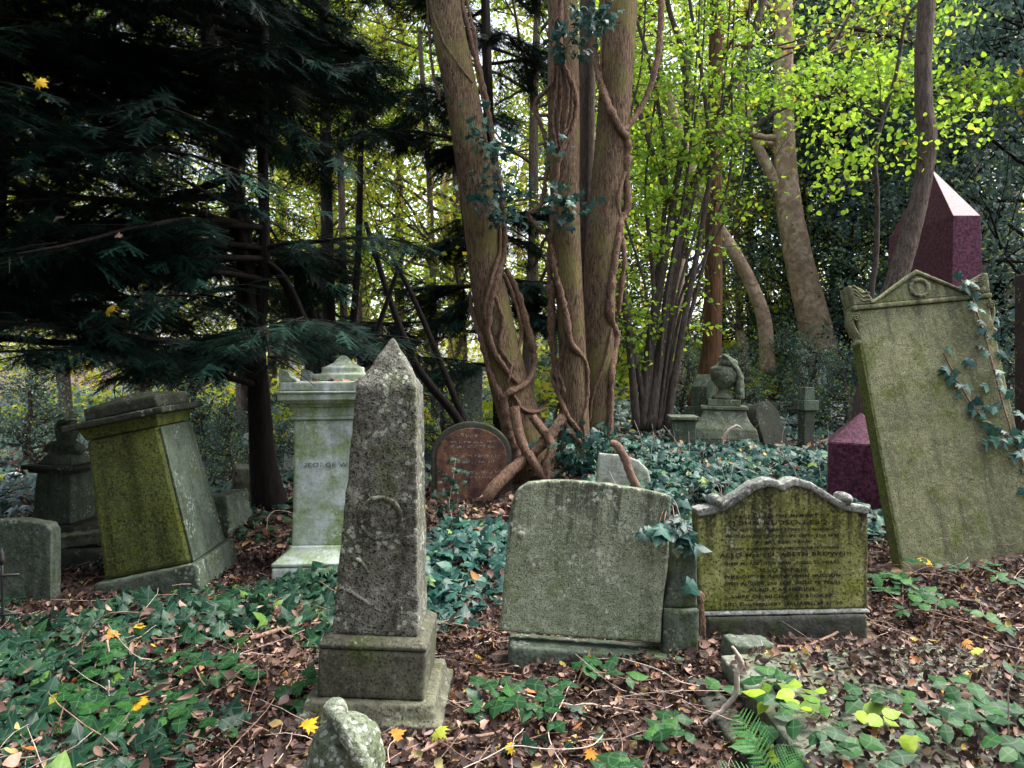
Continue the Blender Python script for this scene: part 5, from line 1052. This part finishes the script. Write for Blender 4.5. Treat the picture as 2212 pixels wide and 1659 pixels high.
def sticks():
    L = [('twig', [(1520, 1565, 9), (1560, 1535, 11), (1588, 1500, 11), (1592, 1460, 11), (1600, 1430, 10), (1582, 1395, 6)], .05, 'pale forked stick standing at the corner of the ledger tomb', 'palestick'),
         ('twig', [(180, 1440, 3), (178, 1390, 3), (200, 1350, 3), (240, 1325, 3), (300, 1322, 2)], .25, 'arched thin stem looping over ivy at left', 'twig'),
         ('twig', [(232, 1455, 4), (235, 1420, 4), (232, 1385, 5)], .10, 'short pale upright stick in the ivy at left', 'palestick'),
         ('twig', [(232, 1545, 4), (234, 1500, 4), (236, 1470, 3)], .08, 'short pale peg stick near the bottom left', 'palestick'),
         ('twig', [(180, 1585, 3), (240, 1545, 4), (330, 1510, 4), (420, 1490, 3)], .05, 'long pale straight stick crossing the ivy at lower left', 'palestick'),
         ('twig', [(270, 1535, 4), (380, 1530, 4), (460, 1500, 3), (500, 1470, 3)], .04, 'pale bent stick left of the obelisk', 'palestick'),
         ('branch', [(880, 1640, 7), (960, 1600, 8), (1040, 1590, 7), (1110, 1570, 5), (1180, 1545, 3)], .03, 'crooked brown branch on leaves right of the broken urn', 'twig'),
         ('twig', [(1060, 1480, 4), (1130, 1500, 5), (1200, 1520, 5), (1300, 1525, 4), (1380, 1540, 3)], .03, 'long pale twig in the litter before the blank headstone', 'palestick'),
         ('branch', [(540, 1380, 9), (600, 1362, 9), (660, 1350, 8), (720, 1345, 7)], .03, 'smooth brown root lying left of the obelisk plinth', 'twig'),
         ('twig', [(2010, 1420, 3), (2012, 1370, 3), (2018, 1320, 3), (2035, 1290, 3)], .2, 'pale upright stem near the tall headstone foot', 'palestick'),
         ('twig', [(2180, 1640, 3), (2178, 1560, 3), (2180, 1480, 3), (2205, 1420, 3)], .25, 'thin pale stem rising at the right edge', 'palestick'),
         ('branch', [(1600, 1420, 5), (1660, 1400, 6), (1740, 1395, 6), (1800, 1370, 6), (1870, 1335, 4)], .05, 'dry branch resting along the inscribed headstone plinth', 'twig'),
         ('branch', [(1700, 985, 7), (1750, 965, 8), (1790, 950, 8), (1830, 935, 6)], .05, 'fallen pale branch below the dark pillar', 'twig'),
         ('twig', [(960, 1345, 4), (1020, 1355, 5), (1080, 1370, 4)], .02, 'curved twig between obelisk and blank headstone', 'twig'),
         ('twig', [(1560, 980, 4), (1565, 940, 5), (1590, 920, 5), (1600, 925, 3)], .1, 'pale bent twig leaning on the urn monument', 'palestick')]
    for nm, pts, lift, lab, m_ in L:
        px0, py0, _ = pts[0]; base_d = None; P = []
        gy = max(p[1] for p in pts)
        d = 3.
        for _ in range(30): d = .5*d+.5*(CAMZ-float(gz((px0-HX)/F*d, d))-.02)*F/(gy-HY)
        flat = lift < .07 and nm != 'x'
        for px, py, r_ in pts:
            dd = d
            if flat and 'forked' not in lab:
                for _ in range(30): dd = .5*dd+.5*(CAMZ-float(gz((px-HX)/F*dd, dd))-.03)*F/(py-HY)
            P.append((*W(px, py, dd), r_/F*dd*.55))
        P = catmull(P, 5); P[:, :3] += rng.normal(size=(len(P), 3))*.002; mb = MB(); tube(mb, P[:, :3], P[:, 3], 8, .07); tag(mb.build(nm, M[m_]), lab, 'stick')
    # forest of fine bleached stalks at the plinth of inscribed stone
sticks()
def bright_leaves():
    L = [(285, 1640-120, 0, 'bright yellow maple leaf among the ivy at lower left', .10), (70, 178, 0, 'yellow maple leaf caught in the upper left yew', .11), (235, 690, 0, 'yellow maple leaf hanging in the yew above the leaning tomb', .12), (148, 468, 1, 'pink-brown leaf caught in the yew at left', .09), (238, 502, 1, 'small brown leaf caught in the yew right of the pink-brown leaf', .07),
         (288, 1355, 0, 'curled golden leaf on the ivy below the leaning tomb', .08), (245, 1378, .33, 'rust orange leaf left of the golden leaf below the leaning tomb', .09), (95, 1515, .66, 'ragged pale yellow leaf in the ivy at left', .13), (655, 1575, 0, 'orange-yellow maple leaf left of the broken urn', .09), (940, 1575, .66, 'yellow-green leaf at the right foot of the obelisk', .09), (845, 1590, .33, 'orange leaf standing by the broken urn', .08),
         (1112, 1612, 0, 'small yellow leaf in the litter right of the branch', .06), (1285, 1620, .3, 'orange leaf at the bottom centre', .07), (2000, 1205, .1, 'bright yellow leaf against the foot of the tall headstone', .11), (1650, 1412, 0, 'yellow leaf on the corner kerb stone', .06), (2130, 1410, .66, 'lime maple leaf in the litter at right', .10), (2035, 1500, .1, 'golden brown leaf in the litter at right', .10), (2080, 1380, .33, 'tan orange leaf beside the lime leaves at right', .08), (1815, 895, 0, 'orange-yellow leaf before the fallen pale headstone', .14), (1690, 1490, .33, 'orange maple leaf lying on the ledger slab', .09), (1960, 1450, 1., 'pink-brown leaf on the litter below the tall headstone', .12), (660, 385-40, .66, 'pale leaf caught in the yew centre', .07)]
    for px, py, ti, lab, sz in L:
        if py < 800:                              # caught on the nearest yew spray
            A = np.vstack(YP); A = A[(A[:, 1] > 3.2) & (A[:, 1] < 6.5)]; qx, qy = project(A); dd = np.hypot(qx-px, qy-py); k = int(np.argmin(dd+60*(A[:, 1]-3.2))); p = A[k]+[0, -.04, .05]; nr = np.array([[rng.normal()*.5, -1, .6+rng.normal()*.4]])
        else:
            d = 3.
            for _ in range(30): d = .5*d+.5*(CAMZ-float(gz((px-HX)/F*d, d))-.07)*F/(py-HY)
            p = np.array(W(px, py, d)); nr = np.array([[rng.normal()*.2, -.45, .9]])
            if 1.05 < p[0] < 2.2 and p[1] < 3.75: p[2] += .03
        mb = MB(); mb.scatter(MAPLE, np.zeros((1, 3)), basis(nr, np.array([rng.uniform(0, 6)])), sz*(.62 if py < 800 else .85)*(p[1]/3.6 if py < 800 else 1)**.6, ti); o = tag(mb.build('fallen_leaf', M['maple']), lab, 'leaf'); o.location = p
bright_leaves()
